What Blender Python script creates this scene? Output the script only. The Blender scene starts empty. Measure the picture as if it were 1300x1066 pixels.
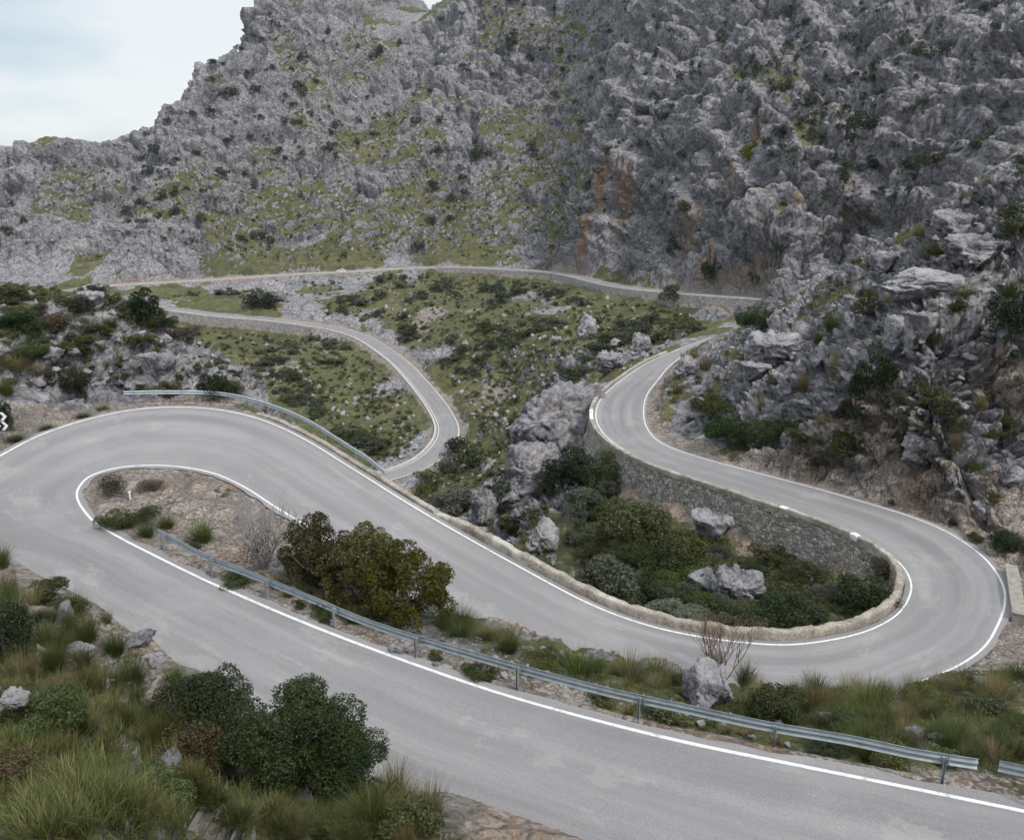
import bpy, math, random
import numpy as np
random.seed(5)
RNG = np.random.default_rng(5)
scene = bpy.context.scene
COL = scene.collection
CAMZ = 80.0
FPX = 1014.0
PIT = math.radians(15.0)
SP, CP = math.sin(PIT), math.cos(PIT)

# ------------------------------------------------------------------ helpers
def ray_slope(py):
    t = (py - 487.5) / FPX
    return t, (SP + t * CP) / (CP - t * SP)
def Q(px, py, h=None, y=None):
    """World point seen at a photo pixel, at depth h below the eye or at ground distance y."""
    t, e = ray_slope(py)
    if y is None:
        y = h / e
    else:
        h = y * e
    zc = y * CP + h * SP
    return (px - 650.0) / FPX * zc, y, CAMZ - h
def project(P):
    x, y, h = P[..., 0], P[..., 1], CAMZ - P[..., 2]
    zc = np.maximum(y * CP + h * SP, 1e-3)
    return 650 + FPX * x / zc, 487.5 + FPX * (h * CP - y * SP) / zc, zc
def sstep(a, b, x):
    t = np.clip((x - a) / (b - a), 0, 1)
    return t * t * (3 - 2 * t)

def mesh_np(name, V, Fq, mat=None, smooth=True, uv=None, cols=None):
    """One mesh from arrays: Fq is (n,3) or (n,4)."""
    V = np.asarray(V, np.float32); Fq = np.asarray(Fq, np.int32)
    me = bpy.data.meshes.new(name)
    n, k = Fq.shape
    me.vertices.add(len(V)); me.vertices.foreach_set('co', V.ravel())
    me.loops.add(n * k); me.loops.foreach_set('vertex_index', Fq.ravel())
    me.polygons.add(n)
    me.polygons.foreach_set('loop_start', np.arange(0, n * k, k, dtype=np.int32))
    me.polygons.foreach_set('loop_total', np.full(n, k, np.int32))
    if smooth:
        me.polygons.foreach_set('use_smooth', np.ones(n, bool))
    if uv is not None:
        l = me.uv_layers.new(name='UVMap')
        l.data.foreach_set('uv', np.asarray(uv, np.float32)[Fq.ravel()].ravel())
    if cols:
        for nm, a in cols.items():
            at = me.attributes.new(nm, 'FLOAT_COLOR', 'POINT')
            at.data.foreach_set('color', np.asarray(a, np.float32).ravel())
    me.update(calc_edges=True)
    if mat: me.materials.append(mat)
    return me
def link(name, me, parent=None, loc=(0, 0, 0)):
    o = bpy.data.objects.new(name, me)
    COL.objects.link(o)
    o.location = loc
    if parent: o.parent = parent
    return o
def tag(o, label=None, cat=None, group=None, kind=None):
    if label: o['label'] = label
    if cat: o['category'] = cat
    if group: o['group'] = group
    if kind: o['kind'] = kind
    return o
def empty(name, loc=(0, 0, 0), rz=0.0):
    o = bpy.data.objects.new(name, None)
    COL.objects.link(o)
    o.location = loc; o.rotation_euler = (0, 0, rz); o.empty_display_size = 0.3
    return o
class MB:
    """Collects boxes, tubes and loose faces; build() links them as one mesh."""
    def __init__(s): s.v = []; s.f = []
    def add(s, vs, fs):
        b = len(s.v); s.v += [tuple(v) for v in vs]; s.f += [tuple(b + i for i in f) for f in fs]
    def box(s, c, d, rz=0.0, top=1.0):
        cx, cy, cz = c; a, b, h = d[0] / 2, d[1] / 2, d[2] / 2
        cr, sr = math.cos(rz), math.sin(rz); vs = []
        for k in (-1, 1):
            m = top if k > 0 else 1
            for i, j in ((-1, -1), (1, -1), (1, 1), (-1, 1)):
                x, y = i * a * m, j * b * m
                vs.append((cx + x * cr - y * sr, cy + x * sr + y * cr, cz + k * h))
        s.add(vs, [(3, 2, 1, 0), (4, 5, 6, 7), (0, 1, 5, 4), (1, 2, 6, 5), (2, 3, 7, 6), (3, 0, 4, 7)])
    def tube(s, pts, r, n=6, r1=None):
        pts = [np.array(p, float) for p in pts]; vs = []; fs = []
        for i, p in enumerate(pts):
            d = pts[min(i + 1, len(pts) - 1)] - pts[max(i - 1, 0)]
            d /= np.linalg.norm(d) + 1e-9
            u = np.cross(d, (0, 0, 1.0)) if abs(d[2]) < .95 else np.cross(d, (1.0, 0, 0))
            u /= np.linalg.norm(u); w = np.cross(d, u)
            rr = r if r1 is None else r + (r1 - r) * i / (len(pts) - 1)
            for k in range(n):
                a = 2 * math.pi * k / n
                vs.append(p + rr * (u * math.cos(a) + w * math.sin(a)))
        for i in range(len(pts) - 1):
            for k in range(n):
                fs.append((i * n + k, i * n + (k + 1) % n, (i + 1) * n + (k + 1) % n, (i + 1) * n + k))
        fs.append(tuple(range(n - 1, -1, -1))); fs.append(tuple((len(pts) - 1) * n + k for k in range(n)))
        s.add(vs, fs)
    def build(s, name, mat, parent=None, smooth=False, bevel=0.0, loc=(0, 0, 0)):
        me = bpy.data.meshes.new(name); me.from_pydata([tuple(map(float, v)) for v in s.v], [], s.f); me.update()
        if mat: me.materials.append(mat)
        for p in me.polygons: p.use_smooth = smooth
        o = link(name, me, parent, loc)
        if bevel:
            m = o.modifiers.new('bevel', 'BEVEL'); m.width = bevel; m.segments = 2; m.limit_method = 'ANGLE'
        return o

# vectorised lattice noises
_T = RNG.random((64, 64, 64)).astype(np.float32)
def vnoise(P, s, off=0.0):
    """Value noise in 0..1 at feature size s."""
    q = P / s + (off * 7.31 + 100.0)
    i = np.floor(q).astype(np.int32); f = (q - i).astype(np.float32); f = f * f * (3 - 2 * f)
    i0 = i & 63; i1 = (i + 1) & 63
    x0, y0, z0 = i0[..., 0], i0[..., 1], i0[..., 2]; x1, y1, z1 = i1[..., 0], i1[..., 1], i1[..., 2]
    fx, fy, fz = f[..., 0], f[..., 1], f[..., 2]
    a = _T[x0, y0, z0] * (1 - fx) + _T[x1, y0, z0] * fx
    b = _T[x0, y1, z0] * (1 - fx) + _T[x1, y1, z0] * fx
    c = _T[x0, y0, z1] * (1 - fx) + _T[x1, y0, z1] * fx
    d = _T[x0, y1, z1] * (1 - fx) + _T[x1, y1, z1] * fx
    e = a * (1 - fy) + b * fy; g = c * (1 - fy) + d * fy
    return e * (1 - fz) + g * fz
def fbm(P, s, oct=4, off=0.0, rough=0.5):
    t = 0; a = 1.0; n = 0
    for k in range(oct):
        t = t + a * vnoise(P, s / 2 ** k, off + k * 3.7); n += a; a *= rough
    return t / n
def ridged(P, s, oct=4, off=0.0, rough=0.5):
    t = 0; a = 1.0; n = 0
    for k in range(oct):
        t = t + a * (1 - np.abs(2 * vnoise(P, s / 2 ** k, off + k * 5.1) - 1)); n += a; a *= rough
    return t / n
_J = (RNG.random((32, 32, 32, 3)).astype(np.float32) - .5) * .86 + .5
_C = RNG.random((32, 32, 32)).astype(np.float32)
def voro(P, s, off=0.0):
    """Cellular noise: distance to the nearest cell border (0 at cracks) and the cell's own random value."""
    q = (P / s + (off * 3.17 + 50.0)).astype(np.float32)
    b = np.floor(q - .5).astype(np.int32)
    f1 = np.full(q.shape[:-1], 9.0, np.float32); f2 = f1.copy(); idv = np.zeros_like(f1)
    for dx in (0, 1):
        for dy in (0, 1):
            for dz in (0, 1):
                ix, iy, iz = b[..., 0] + dx, b[..., 1] + dy, b[..., 2] + dz
                j = _J[ix & 31, iy & 31, iz & 31]
                d = np.sqrt((ix + j[..., 0] - q[..., 0]) ** 2 + (iy + j[..., 1] - q[..., 1]) ** 2 + (iz + j[..., 2] - q[..., 2]) ** 2)
                near = d < f1
                f2 = np.where(near, f1, np.minimum(f2, d))
                idv = np.where(near, _C[ix & 31, iy & 31, iz & 31], idv)
                f1 = np.where(near, d, f1)
    return np.clip(f2 - f1, 0, 1), idv

# ------------------------------------------------------------------ the roads, station by station
def off_pt(a, d, w):
    n = np.array([-d[1], d[0]], float); n /= np.linalg.norm(n)
    return a[0] + n[0] * w, a[1] + n[1] * w
# hairpin road: inner edge (island side, then right-hand side) and outer edge
R1 = [ # (inner, outer)  pixel,pixel,depth ; None -> offset sideways from the other edge; 'w' -> world x, y, depth
 (('w', 40.0, 4.0, 13.3), 6.2), (('w', 25, 10.4, 14.1), 6.2), (('w', 14.8, 14.9, 14.7), 6.2), ((1044, 975, 15.0), 6.2),
 ((868, 940, 15.3), 5.6), ((719, 902, 15.8), 5.6), ((594, 865, 16.1), 5.6), ((435, 808, 16.4), 5.1), ((365, 780, 16.6), 4.8),
 ((299, 752, 16.8), 4.7), ((240, 725, 16.9), 4.8), ((156, 683, 17.0), ('w', -20.9, 30.3, 16.7)), ((118, 659, 17.1), ('w', -27.6, 33.2, 16.5)),
 ((99, 631, 17.2), ('w', -31.3, 39.3, 16.3)), ((104, 615, 17.2), (-22, 590, 16.3)), ((118, 603, 17.2), (40, 556, 16.3)),
 ((149, 594, 17.3), (104, 533.5, 16.35)), ((184, 591, 17.4), (175, 518.5, 16.5)), ((226, 592.5, 17.6), (250, 516.5, 16.7)),
 ((271, 601, 17.8), (320, 528, 17.1)), ((312, 620, 18.1), (382, 554, 17.7)), ((351, 645, 18.5), (448, 594, 18.6)),
 ((450, 705, 19.5), (545, 654, 19.8)), (-6.0, (690, 735, 21.4)), (-5.8, (750, 766, 22.1)), (-5.6, (798, 785, 22.7)), (-5.6, (868, 804, 23.3)),
 (-5.5, (971, 817, 23.9)), (-5.3, (1030, 815, 24.2)), ((1148, 873, 24.3), (1093, 803, 24.4)), ((1197, 856, 24.2), (1128, 787, 24.5)),
 ((1247, 827, 24.1), (1146, 771, 24.5)), ((1270, 791, 24.1), (1154, 754, 24.5)), ((1278.5, 763, 24.1), (1155.5, 741, 24.55)), ((1276, 744, 24.15), (1151, 727, 24.6)),
 ((1263, 721, 24.2), (1140, 713, 24.7)), ((1241, 699, 24.4), (1122, 700, 24.75)), ((1208, 677, 24.7), (1102, 687, 24.9)), ((1162, 657, 25.0), (1080, 675, 25.05)),
 ((1090, 635, 25.4), (1024, 653, 25.4)), ((1030, 618, 25.8), (971, 637, 25.7)), ((954, 598, 26.3), (899, 613, 26.3)),
 ((895, 582, 26.8), (845, 596, 26.8)), ((850, 567, 27.2), (800, 576, 27.3)), ((828, 552, 27.6), (768, 553, 27.8)),
 ((818, 530, 28.0), (756, 530, 28.2)), ((821, 503, 28.5), (762, 507, 28.6)), ((835, 483, 28.9), (785, 485, 29.0)),
 ((851, 464, 29.4), (819, 462, 29.6)), ((872, 449, 29.9), (850, 448, 30.0)), ((893, 441, 30.3), (880, 436, 30.4)),
 (-6.0, ('w', 47, 163, 32.0)), (-6.0, ('w', 60, 190, 35.0)), (-6.0, ('w', 72, 212, 36.6)) ]
def wp(s):
    if s[0] == 'w': return (s[1], s[2], CAMZ - s[3])
    return Q(s[0], s[1], h=s[2])
inn, out_ = [], []
base = [wp(s[0]) if not isinstance(s[0], float) else wp(s[1]) for s in R1]
for i, s in enumerate(R1):
    side = 1 if isinstance(s[0], float) else 0
    def edge_pt(k):
        q = R1[k][side]
        return base[k] if isinstance(q, float) else wp(q)
    a, b = edge_pt(max(i - 1, 0)), edge_pt(min(i + 1, len(R1) - 1))
    d = (b[0] - a[0], b[1] - a[1])
    if isinstance(s[0], float):
        o = wp(s[1]); x, y = off_pt(o, d, s[0]); inn.append((x, y, o[2])); out_.append(o)
    elif isinstance(s[1], float):
        n = wp(s[0]); x, y = off_pt(n, d, s[1]); inn.append(n); out_.append((x, y, n[2]))
    else:
        inn.append(wp(s[0])); out_.append(wp(s[1]))
inn = np.array(inn); out_ = np.array(out_)
def smooth_poly(P, k=1):
    P = P.copy()
    for _ in range(k):
        P[1:-1] = P[1:-1] * .5 + (P[:-2] + P[2:]) * .25
    return P
def catmull(P, n_of):
    res = []
    for i in range(len(P) - 1):
        p0, p1, p2, p3 = P[max(i - 1, 0)], P[i], P[i + 1], P[min(i + 2, len(P) - 1)]
        n = n_of[i]
        for k in range(n):
            t = k / n
            res.append(.5 * ((2 * p1) + (-p0 + p2) * t + (2 * p0 - 5 * p1 + 4 * p2 - p3) * t * t + (-p0 + 3 * p1 - 3 * p2 + p3) * t ** 3))
    res.append(P[-1])
    return np.array(res)
def dense(inn, outr, step):
    """The direction of the road runs so that outr lies on its left... both edges share one parameter."""
    n_of = [max(2, int(max(np.linalg.norm(inn[i + 1] - inn[i]), np.linalg.norm(outr[i + 1] - outr[i])) / step)) for i in range(len(inn) - 1)]
    return catmull(inn, n_of), catmull(outr, n_of)
# 'inner' of the list is right of travel in the lower strand
R1I, R1O = dense(inn, out_, 0.4)
for _ in range(12):
    R1I[1:-1] = R1I[1:-1] * .5 + (R1I[:-2] + R1I[2:]) * .25
    R1O[1:-1] = R1O[1:-1] * .5 + (R1O[:-2] + R1O[2:]) * .25
def station(i):   # index of list station i in the dense arrays
    n_of = [max(2, int(max(np.linalg.norm(inn[k + 1] - inn[k]), np.linalg.norm(out_[k + 1] - out_[k])) / 0.4)) for k in range(i)]
    return min(int(sum(n_of)), len(R1I) - 1)
FAR = [(980, 380, 37.5), (868, 372, 39), (785, 363.5, 40), (715, 347.5, 41.5), (663, 343, 42.5), (576, 339, 44), (507, 340.7, 45.5),
 (437, 345, 47), (365, 348.5, 48.6), (264, 355, 50.3), (149, 361.5, 52), (104, 366, 52.8), (76, 371, 53.3), (60, 379, 54), (66, 386, 54.5),
 (100, 390.5, 55), (150, 390.5, 55.5), (200, 391, 56), (278, 400, 57.3), (347, 406, 58.5), (417, 415.5, 60), (448, 423.5, 61), (467, 431, 61.7),
 (506, 458, 63.2), (538, 492, 65), (560, 521, 66.4), (571, 545, 67.2), (567, 560, 67.8), (552, 579, 68.6), (532, 592, 69.2),
 (500, 603, 70), (455, 615, 71.5), (400, 640, 73)]
fc = np.array([('w',) and Q(a, b, h=c) for a, b, c in FAR])
fc = np.vstack([[(72, 212, CAMZ - 36.6), (78, 224, CAMZ - 37)], fc]) if False else fc
def offset_line(c, w):
    t = np.gradient(c[:, :2], axis=0); t /= np.linalg.norm(t, axis=1)[:, None] + 1e-9
    n = np.stack([-t[:, 1], t[:, 0]], 1)
    r = c.copy(); r[:, :2] += n * w
    return r
n_of = [max(2, int(np.linalg.norm(fc[i + 1] - fc[i]) / 1.2)) for i in range(len(fc) - 1)]
FC = catmull(fc, n_of)
for _ in range(25):
    FC[1:-1] = FC[1:-1] * .5 + (FC[:-2] + FC[2:]) * .25
# far road travels right -> left -> back: left of travel is the downhill side on the first stretch
FL, FR = offset_line(FC, 2.9), offset_line(FC, -2.9)

# ------------------------------------------------------------------ terrain: control points
CPT = []   # x, y, z, vegetation 0..1
def cp(px, py, v, **k): CPT.append((*Q(px, py, **k), v))
def cw(x, y, h, v=.5): CPT.append((x, y, CAMZ - h, v))
V = .5
# foreground bank, below the camera
for a in [(0, 975, 8.0, .8), (100, 900, 11, .7), (0, 880, 9.5, .7), (0, 800, 12.5, .5), (100, 780, 14.4, .3), (30, 715, 15.1, .5), (190, 850, 14.8, .3),
          (140, 800, 15.0, .3), (60, 740, 14.9, .4), (-60, 730, 14.3, .5), (-150, 800, 12, .5), (250, 975, 12.0, .9), (150, 960, 10, .8), (330, 950, 14.2, .9), (420, 1010, 14.6, .9), (480, 1060, 14.6, .8),
          (300, 1060, 11.5, .8), (100, 1060, 7.0, .8)]:
    cp(a[0], a[1], a[3], h=a[2])
cw(0, 2, 4.2, .8); cw(-4, 2, 4.5, .8); cw(5, 2.5, 6, .8); cw(-8, 4, 6.3, .8); cw(0, 5, 8.0, .8); cw(-4, 6, 8.3, .8); cw(3, 8, 11, .8); cw(8, 6, 11, .8); cw(-30, 12, 6, .6); cw(-40, 25, 10, .6)
cw(14, 5, 12, .8); cw(30, 0, 12.5, .8); cw(-2, 12.5, 12.6, .8); cw(4, 11.2, 13.6, .8)
cw(-38, 38, 12, .6); cw(-45, 50, 9, .6); cw(-60, 40, 4, .6)
# island
for a in [(180, 640, 17.1, .1), (250, 640, 17.3, .1), (300, 690, 17.4, .15), (330, 730, 17.0, .2), (430, 750, 17.4, .2), (520, 800, 17.4, .2), (600, 820, 17.6, .2),
          (700, 850, 17.2, .3), (760, 866, 17.2, .4), (850, 880, 17.2, .4), (950, 895, 17.2, .4), (1050, 905, 17.2, .5), (1150, 890, 18.6, .6), (1250, 900, 18.2, .7), (1300, 950, 16.4, .7),
          (1250, 870, 21, .6), (1350, 850, 21.5, .5)]:
    cp(a[0], a[1], a[3], h=a[2])
cw(35, 22, 18.5, .6); cw(45, 15, 16, .6); cw(40, 33, 22.5, .4)
# right hill: cut bank over the road, slope, crest, far side
for a in [(833, 470, 'h', 28.4), (880, 560, 'y', 84), (880, 520, 'y', 88), (900, 480, 'y', 98), (920, 440, 'y', 112), (900, 432, 'y', 128),
          (950, 570, 'y', 73), (950, 500, 'y', 82), (950, 440, 'y', 97), (960, 400, 'y', 118),
          (1020, 590, 'y', 64), (1020, 520, 'y', 70), (1020, 440, 'y', 82), (1020, 380, 'y', 103), (1020, 365, 'y', 110),
          (1100, 610, 'y', 58), (1100, 520, 'y', 62), (1100, 420, 'y', 70), (1100, 350, 'y', 88), (1095, 322, 'y', 98),
          (1180, 640, 'y', 52.5), (1180, 560, 'y', 56), (1180, 460, 'y', 60), (1180, 400, 'y', 64), (1180, 320, 'y', 78), (1180, 275, 'y', 89),
          (1260, 650, 'y', 51.5), (1260, 560, 'y', 56.5), (1260, 460, 'y', 60), (1260, 380, 'y', 64), (1260, 280, 'y', 74), (1260, 215, 'y', 83),
          (1300, 700, 'y', 45), (1340, 600, 'y', 54), (1340, 400, 'y', 62), (1340, 250, 'y', 72), (1340, 180, 'y', 80), (1450, 600, 'y', 50), (1450, 300, 'y', 66), (1450, 130, 'y', 82),
          (1290, 740, 'h', 24.1), (1330, 780, 'h', 23.8), (1400, 760, 'h', 22.5)]:
    cp(a[0], a[1], .30, **{a[2]: a[3]})
for x, y, h in [(40, 150, 31), (58, 130, 22), (75, 140, 20), (95, 130, 12), (62, 160, 31.5), (90, 180, 32), (100, 240, 30), (110, 160, 20), (140, 190, 20), (95, 212, 35), (110, 120, 3), (140, 130, 2), (105, 100, -4), (170, 110, -10)]:
    cw(x, y, h, .5)
# left outcrop
for a in [(0, 550, 'h', 15.9), (0, 500, 'y', 52), (0, 450, 'y', 58), (0, 400, 'y', 65), (0, 358, 'y', 74), (80, 500, 'y', 57.5), (80, 440, 'y', 62), (80, 400, 'y', 68), (80, 368, 'y', 76),
          (150, 490, 'y', 60.5), (150, 430, 'y', 65), (150, 375, 'y', 76), (200, 395, 'y', 76), (200, 460, 'y', 64), (230, 480, 'y', 61.5), (250, 430, 'y', 70), (290, 480, 'y', 62), (300, 455, 'y', 68), (328, 505, 'y', 59),
          (-80, 480, 'y', 55), (-80, 400, 'y', 64), (-80, 340, 'y', 76)]:
    cp(a[0], a[1], .5, **{a[2]: a[3]})
for x, y, h in [(-70, 95, 15), (-50, 92, 20), (-30, 84, 24), (-19, 72, 26), (-12, 62, 27), (-45, 110, 34), (-80, 120, 28), (-100, 100, 12), (-110, 150, 35), (-20, 90, 38)]:
    cw(x, y, h, .5)
# gully between the two strands and the drop beyond the parapet
for a in [(950, 740, 'y', 50, .8), (1050, 722, 'y', 50, .8), (1100, 765, 'y', 44, .8), (850, 720, 'y', 54, .8), (850, 645, 'y', 65.5, .8), (760, 700, 'y', 62, .8), (700, 650, 'y', 78, .5),
          (970, 697, 'y', 55.0, .8), (900, 668, 'y', 61, .8), (790, 610, 'y', 76, .7), (755, 585, 'y', 86, .7), (780, 755, 'y', 47.5, .8), (870, 785, 'y', 42, .8), (1000, 790, 'y', 41.5, .8),
          (700, 560, 'y', 100, .2), (740, 545, 'y', 95, .2), (690, 620, 'y', 90, .3), (640, 690, 'y', 72, .4), (660, 640, 'y', 88, .3), (720, 500, 'y', 108, .1), (760, 478, 'y', 113, .1)]:
    cp(a[0], a[1], a[4], **{a[2]: a[3]})
for x, y, h in [(-3.5, 48, 24), (-4, 56, 32), (-8, 56, 29), (-10, 70, 40), (-5, 80, 46), (-15, 110, 58), (-40, 140, 63), (-70, 160, 60), (-100, 190, 60), (-40, 170, 70), (2, 46, 24.5), (4, 58, 33), (-110, 240, 62), (-60, 215, 69)]:
    cw(x, y, h, .7)
# valley
for a in [(650, 560, 58), (650, 500, 60), (650, 450, 53.5), (650, 400, 48), (600, 610, 62), (700, 600, 51), (720, 450, 46.5), (800, 420, 39.5), (800, 400, 38.8),
          (860, 405, 37.8), (900, 420, 34.5), (750, 480, 41), (700, 540, 45.5), (350, 450, 63.5), (350, 480, 66), (400, 520, 69), (450, 560, 70.5), (480, 585, 70.8), (350, 510, 69),
          (540, 430, 60), (540, 390, 52), (450, 380, 52.8), (600, 480, 61.5), (300, 375, 53.5), (610, 560, 66), (300, 440, 63), (280, 425, 61.5), (230, 372, 53.8), (720, 400, 43.5), (930, 405, 36.2), (850, 440, 32.5), (600, 400, 50)]:
    cp(a[0], a[1], .85, h=a[2])
# mountain face: rock distances read upwards along columns of the picture
MT = {-250: [(330, 390), (240, 430), (180, 470), (250, 620)], -100: [(330, 392), (260, 425), (200, 460), (260, 600)],
  0: [(335, 392), (260, 425), (190, 452)], 60: [(335, 392), (240, 430), (172, 455)], 100: [(338, 392), (260, 428), (176, 458)], 185: [(345, 385), (240, 428), (166, 462)],
  215: [(240, 430), (130, 478)], 260: [(340, 383), (200, 440), (75, 492)], 300: [(200, 445), (66, 505)], 335: [(330, 395), (200, 450), (90, 500), (-5, 545)],
  360: [(100, 500), (-50, 580)], 420: [(325, 398), (200, 450), (100, 505), (0, 565), (-90, 620)], 490: [(320, 402), (200, 445), (100, 500), (10, 590), (-40, 615)], 528: [(100, 500), (30, 560), (5, 612)],
  552: [(320, 398), (200, 438), (110, 480), (42, 515)], 585: [(60, 500), (-5, 535)], 640: [(315, 385), (200, 425), (100, 465), (0, 505), (-70, 540)],
  700: [(330, 350), (230, 402), (120, 445), (0, 482), (-110, 530)], 745: [(335, 325), (230, 395), (120, 430), (60, 445)],
  785: [(345, 300), (290, 312), (200, 330), (120, 360), (60, 390), (0, 420)], 830: [(345, 280), (250, 303), (120, 332), (0, 370), (-150, 430)],
  900: [(350, 256), (280, 266), (200, 280), (80, 310), (0, 340), (-150, 400)], 980: [(350, 236), (280, 246), (200, 262), (90, 290), (0, 318)], 1050: [(330, 236), (200, 253), (100, 275), (0, 300), (-150, 345)],
  1130: [(300, 226), (200, 238), (100, 258), (0, 280)], 1200: [(280, 218), (100, 243), (0, 262), (-150, 300)], 1300: [(220, 205), (100, 222), (0, 238), (-150, 275)], 1450: [(200, 190), (0, 215), (-150, 250)], 1650: [(200, 170), (0, 200), (-150, 230)]}
for px, L in MT.items():
    for py, y in L:
        v = .33 if px < 330 else (.55 if px < 760 else .12)
        if py < 100 and px < 560: v = .2
        cp(px, py, v, y=y)
for px, py, y in [(0, 190, 452), (60, 172, 455), (100, 176, 458), (150, 176, 460), (185, 166, 462), (215, 130, 478), (260, 75, 492), (300, 66, 505), (-100, 200, 460)]:
    x_, y_, z_ = Q(px, py, y=y)
    for dd, dz in ((22, 16), (60, 55)):
        CPT.append((x_ * (1 + dd / y), y_ + dd, z_ - dz, .2))
cp(150, 176, .2, y=460)
for x, y, h in [(-300, 620, 60), (-230, 640, 60), (-150, 700, 40), (-330, 520, 10), (-60, 760, -60), (0, 700, -60), (100, 640, -150), (220, 560, -170), (330, 480, -170), (330, 320, -150), (-420, 480, 0), (-60, 660, -105),
                (-150, 900, 60), (0, 950, 20), (300, 900, -60), (-400, 800, 60), (-22, 650, -68), (-18, 700, -50)]:
    cw(x, y, h, .3)
# beyond the far roads' retaining walls the ground lies lower
_a, _b, _z = project(FC); _bend = int(np.argmin(FC[:, 0]))
_off1 = offset_line(FC, 6.0); _off2 = offset_line(FC, -6.5)
for i in range(0, len(FC), 7):
    if i < _bend and 560 < _a[i] < 990:
        CPT.append((_off1[i][0], _off1[i][1], _off1[i][2] - (4.6 if _a[i] > 860 else 3.0), .6))
    if i > _bend and 200 < _a[i] < 410:
        CPT.append((_off2[i][0], _off2[i][1], _off2[i][2] - 5.2, .5))
for k in range(3, 14):
    o_ = out_[k]; d_ = out_[min(k + 1, 13)][:2] - out_[k - 1][:2]; n_ = np.array([-d_[1], d_[0]]); n_ /= np.linalg.norm(n_)
    CPT.append((o_[0] + n_[0] * .8, o_[1] + n_[1] * .8, o_[2] + 2.05, .15)); CPT.append((o_[0] + n_[0] * 2.6, o_[1] + n_[1] * 2.6, o_[2] + 2.9, .35))
for k in range(38, 50):   # foot of the retaining wall
    o_ = out_[k]; d_ = out_[k + 1][:2] - out_[k - 1][:2]; n_ = np.array([-d_[1], d_[0]]); n_ /= np.linalg.norm(n_)
    dr = 3.4 if k < 45 else 3.2
    CPT.append((o_[0] + n_[0] * 1.3, o_[1] + n_[1] * 1.3, o_[2] - dr, .7)); CPT.append((o_[0] + n_[0] * 3.2, o_[1] + n_[1] * 3.2, o_[2] - dr - .7, .8))
RD = [(p, .2) for p in ((R1I[::8] + R1O[::8]) / 2)] + [(p, .3) for p in FC[::10]]
# downhill shoulders keep the fill steep
CA = np.array(CPT + [(p[0], p[1], p[2], v) for p, v in RD])
# drop near-duplicates
keep = []
for i in range(len(CA) - 1, -1, -1):
    if all((CA[i, 0] - CA[j, 0]) ** 2 + (CA[i, 1] - CA[j, 1]) ** 2 > .8 for j in keep): keep.append(i)
CA = CA[keep]
def solve_rbf(xy, val):
    n = len(xy)
    D = np.linalg.norm(xy[:, None] - xy[None], axis=2)
    A = np.zeros((n + 3, n + 3)); A[:n, :n] = D
    A[:n, n] = 1; A[:n, n + 1:] = xy; A[n, :n] = 1; A[n + 1:, :n] = xy.T
    b = np.zeros(n + 3); b[:n] = val
    return np.linalg.solve(A, b)
W = solve_rbf(CA[:, :2] / 100, CA[:, 2])
def eval_rbf(X, Y):
    sh = X.shape; p = np.stack([X.ravel(), Y.ravel()], 1) / 100
    r = np.empty(len(p))
    for k in range(0, len(p), 4000):
        q = p[k:k + 4000]
        D = np.sqrt(((q[:, None] - CA[None, :, :2] / 100) ** 2).sum(2))
        r[k:k + 4000] = D @ W[:-3] + W[-3] + q @ W[-2:]
    return r.reshape(sh)
def eval_veg(X, Y):
    sh = X.shape; p = np.stack([X.ravel(), Y.ravel()], 1); r = np.empty(len(p))
    for k in range(0, len(p), 4000):
        q = p[k:k + 4000]
        D = ((q[:, None] - CA[None, :, :2]) ** 2).sum(2) + 1.0
        w = 1 / D ** 1.6
        r[k:k + 4000] = (w @ CA[:, 3]) / w.sum(1)
    return r.reshape(sh)

# ------------------------------------------------------------------ terrain grid (polar, denser near the eye)
QUICK = False
rr = [3.0]
def stepf(r):
    for lim, s in ((12, .14), (45, .11), (70, .095), (95, .2), (140, .34), (205, .6), (345, .42), (620, .62), (780, 2.5)):
        if r < lim: return s * (2 if QUICK else 1)
    return 14
while rr[-1] < 1000: rr.append(rr[-1] + stepf(rr[-1]))
rr = np.array(rr)
NC = 520 if QUICK else 1060
az = np.radians(np.concatenate([np.linspace(-75, -40.6, 40), np.linspace(-40, 40, NC), np.linspace(40.6, 75, 40)]))
NR, NA = len(rr), len(az)
GX = (rr[:, None] * np.sin(az)[None]); GY = (rr[:, None] * np.cos(az)[None])
ci = np.unique(np.concatenate([np.arange(0, NR, 7), [NR - 1]])); cj = np.unique(np.concatenate([np.arange(0, NA, 8), [NA - 1]]))
def upsample(C):
    fi = np.interp(np.arange(NR), ci, np.arange(len(ci))); fj = np.interp(np.arange(NA), cj, np.arange(len(cj)))
    i0 = np.minimum(fi.astype(int), len(ci) - 2); j0 = np.minimum(fj.astype(int), len(cj) - 2)
    u = (fi - i0)[:, None]; v = (fj - j0)[None]
    a = C[i0][:, j0]; b = C[i0 + 1][:, j0]; c = C[i0][:, j0 + 1]; d = C[i0 + 1][:, j0 + 1]
    return a * (1 - u) * (1 - v) + b * u * (1 - v) + c * (1 - u) * v + d * u * v
BZ = upsample(eval_rbf(GX[np.ix_(ci, cj)], GY[np.ix_(ci, cj)]))
VEG = upsample(eval_veg(GX[np.ix_(ci, cj)], GY[np.ix_(ci, cj)]))
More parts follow.
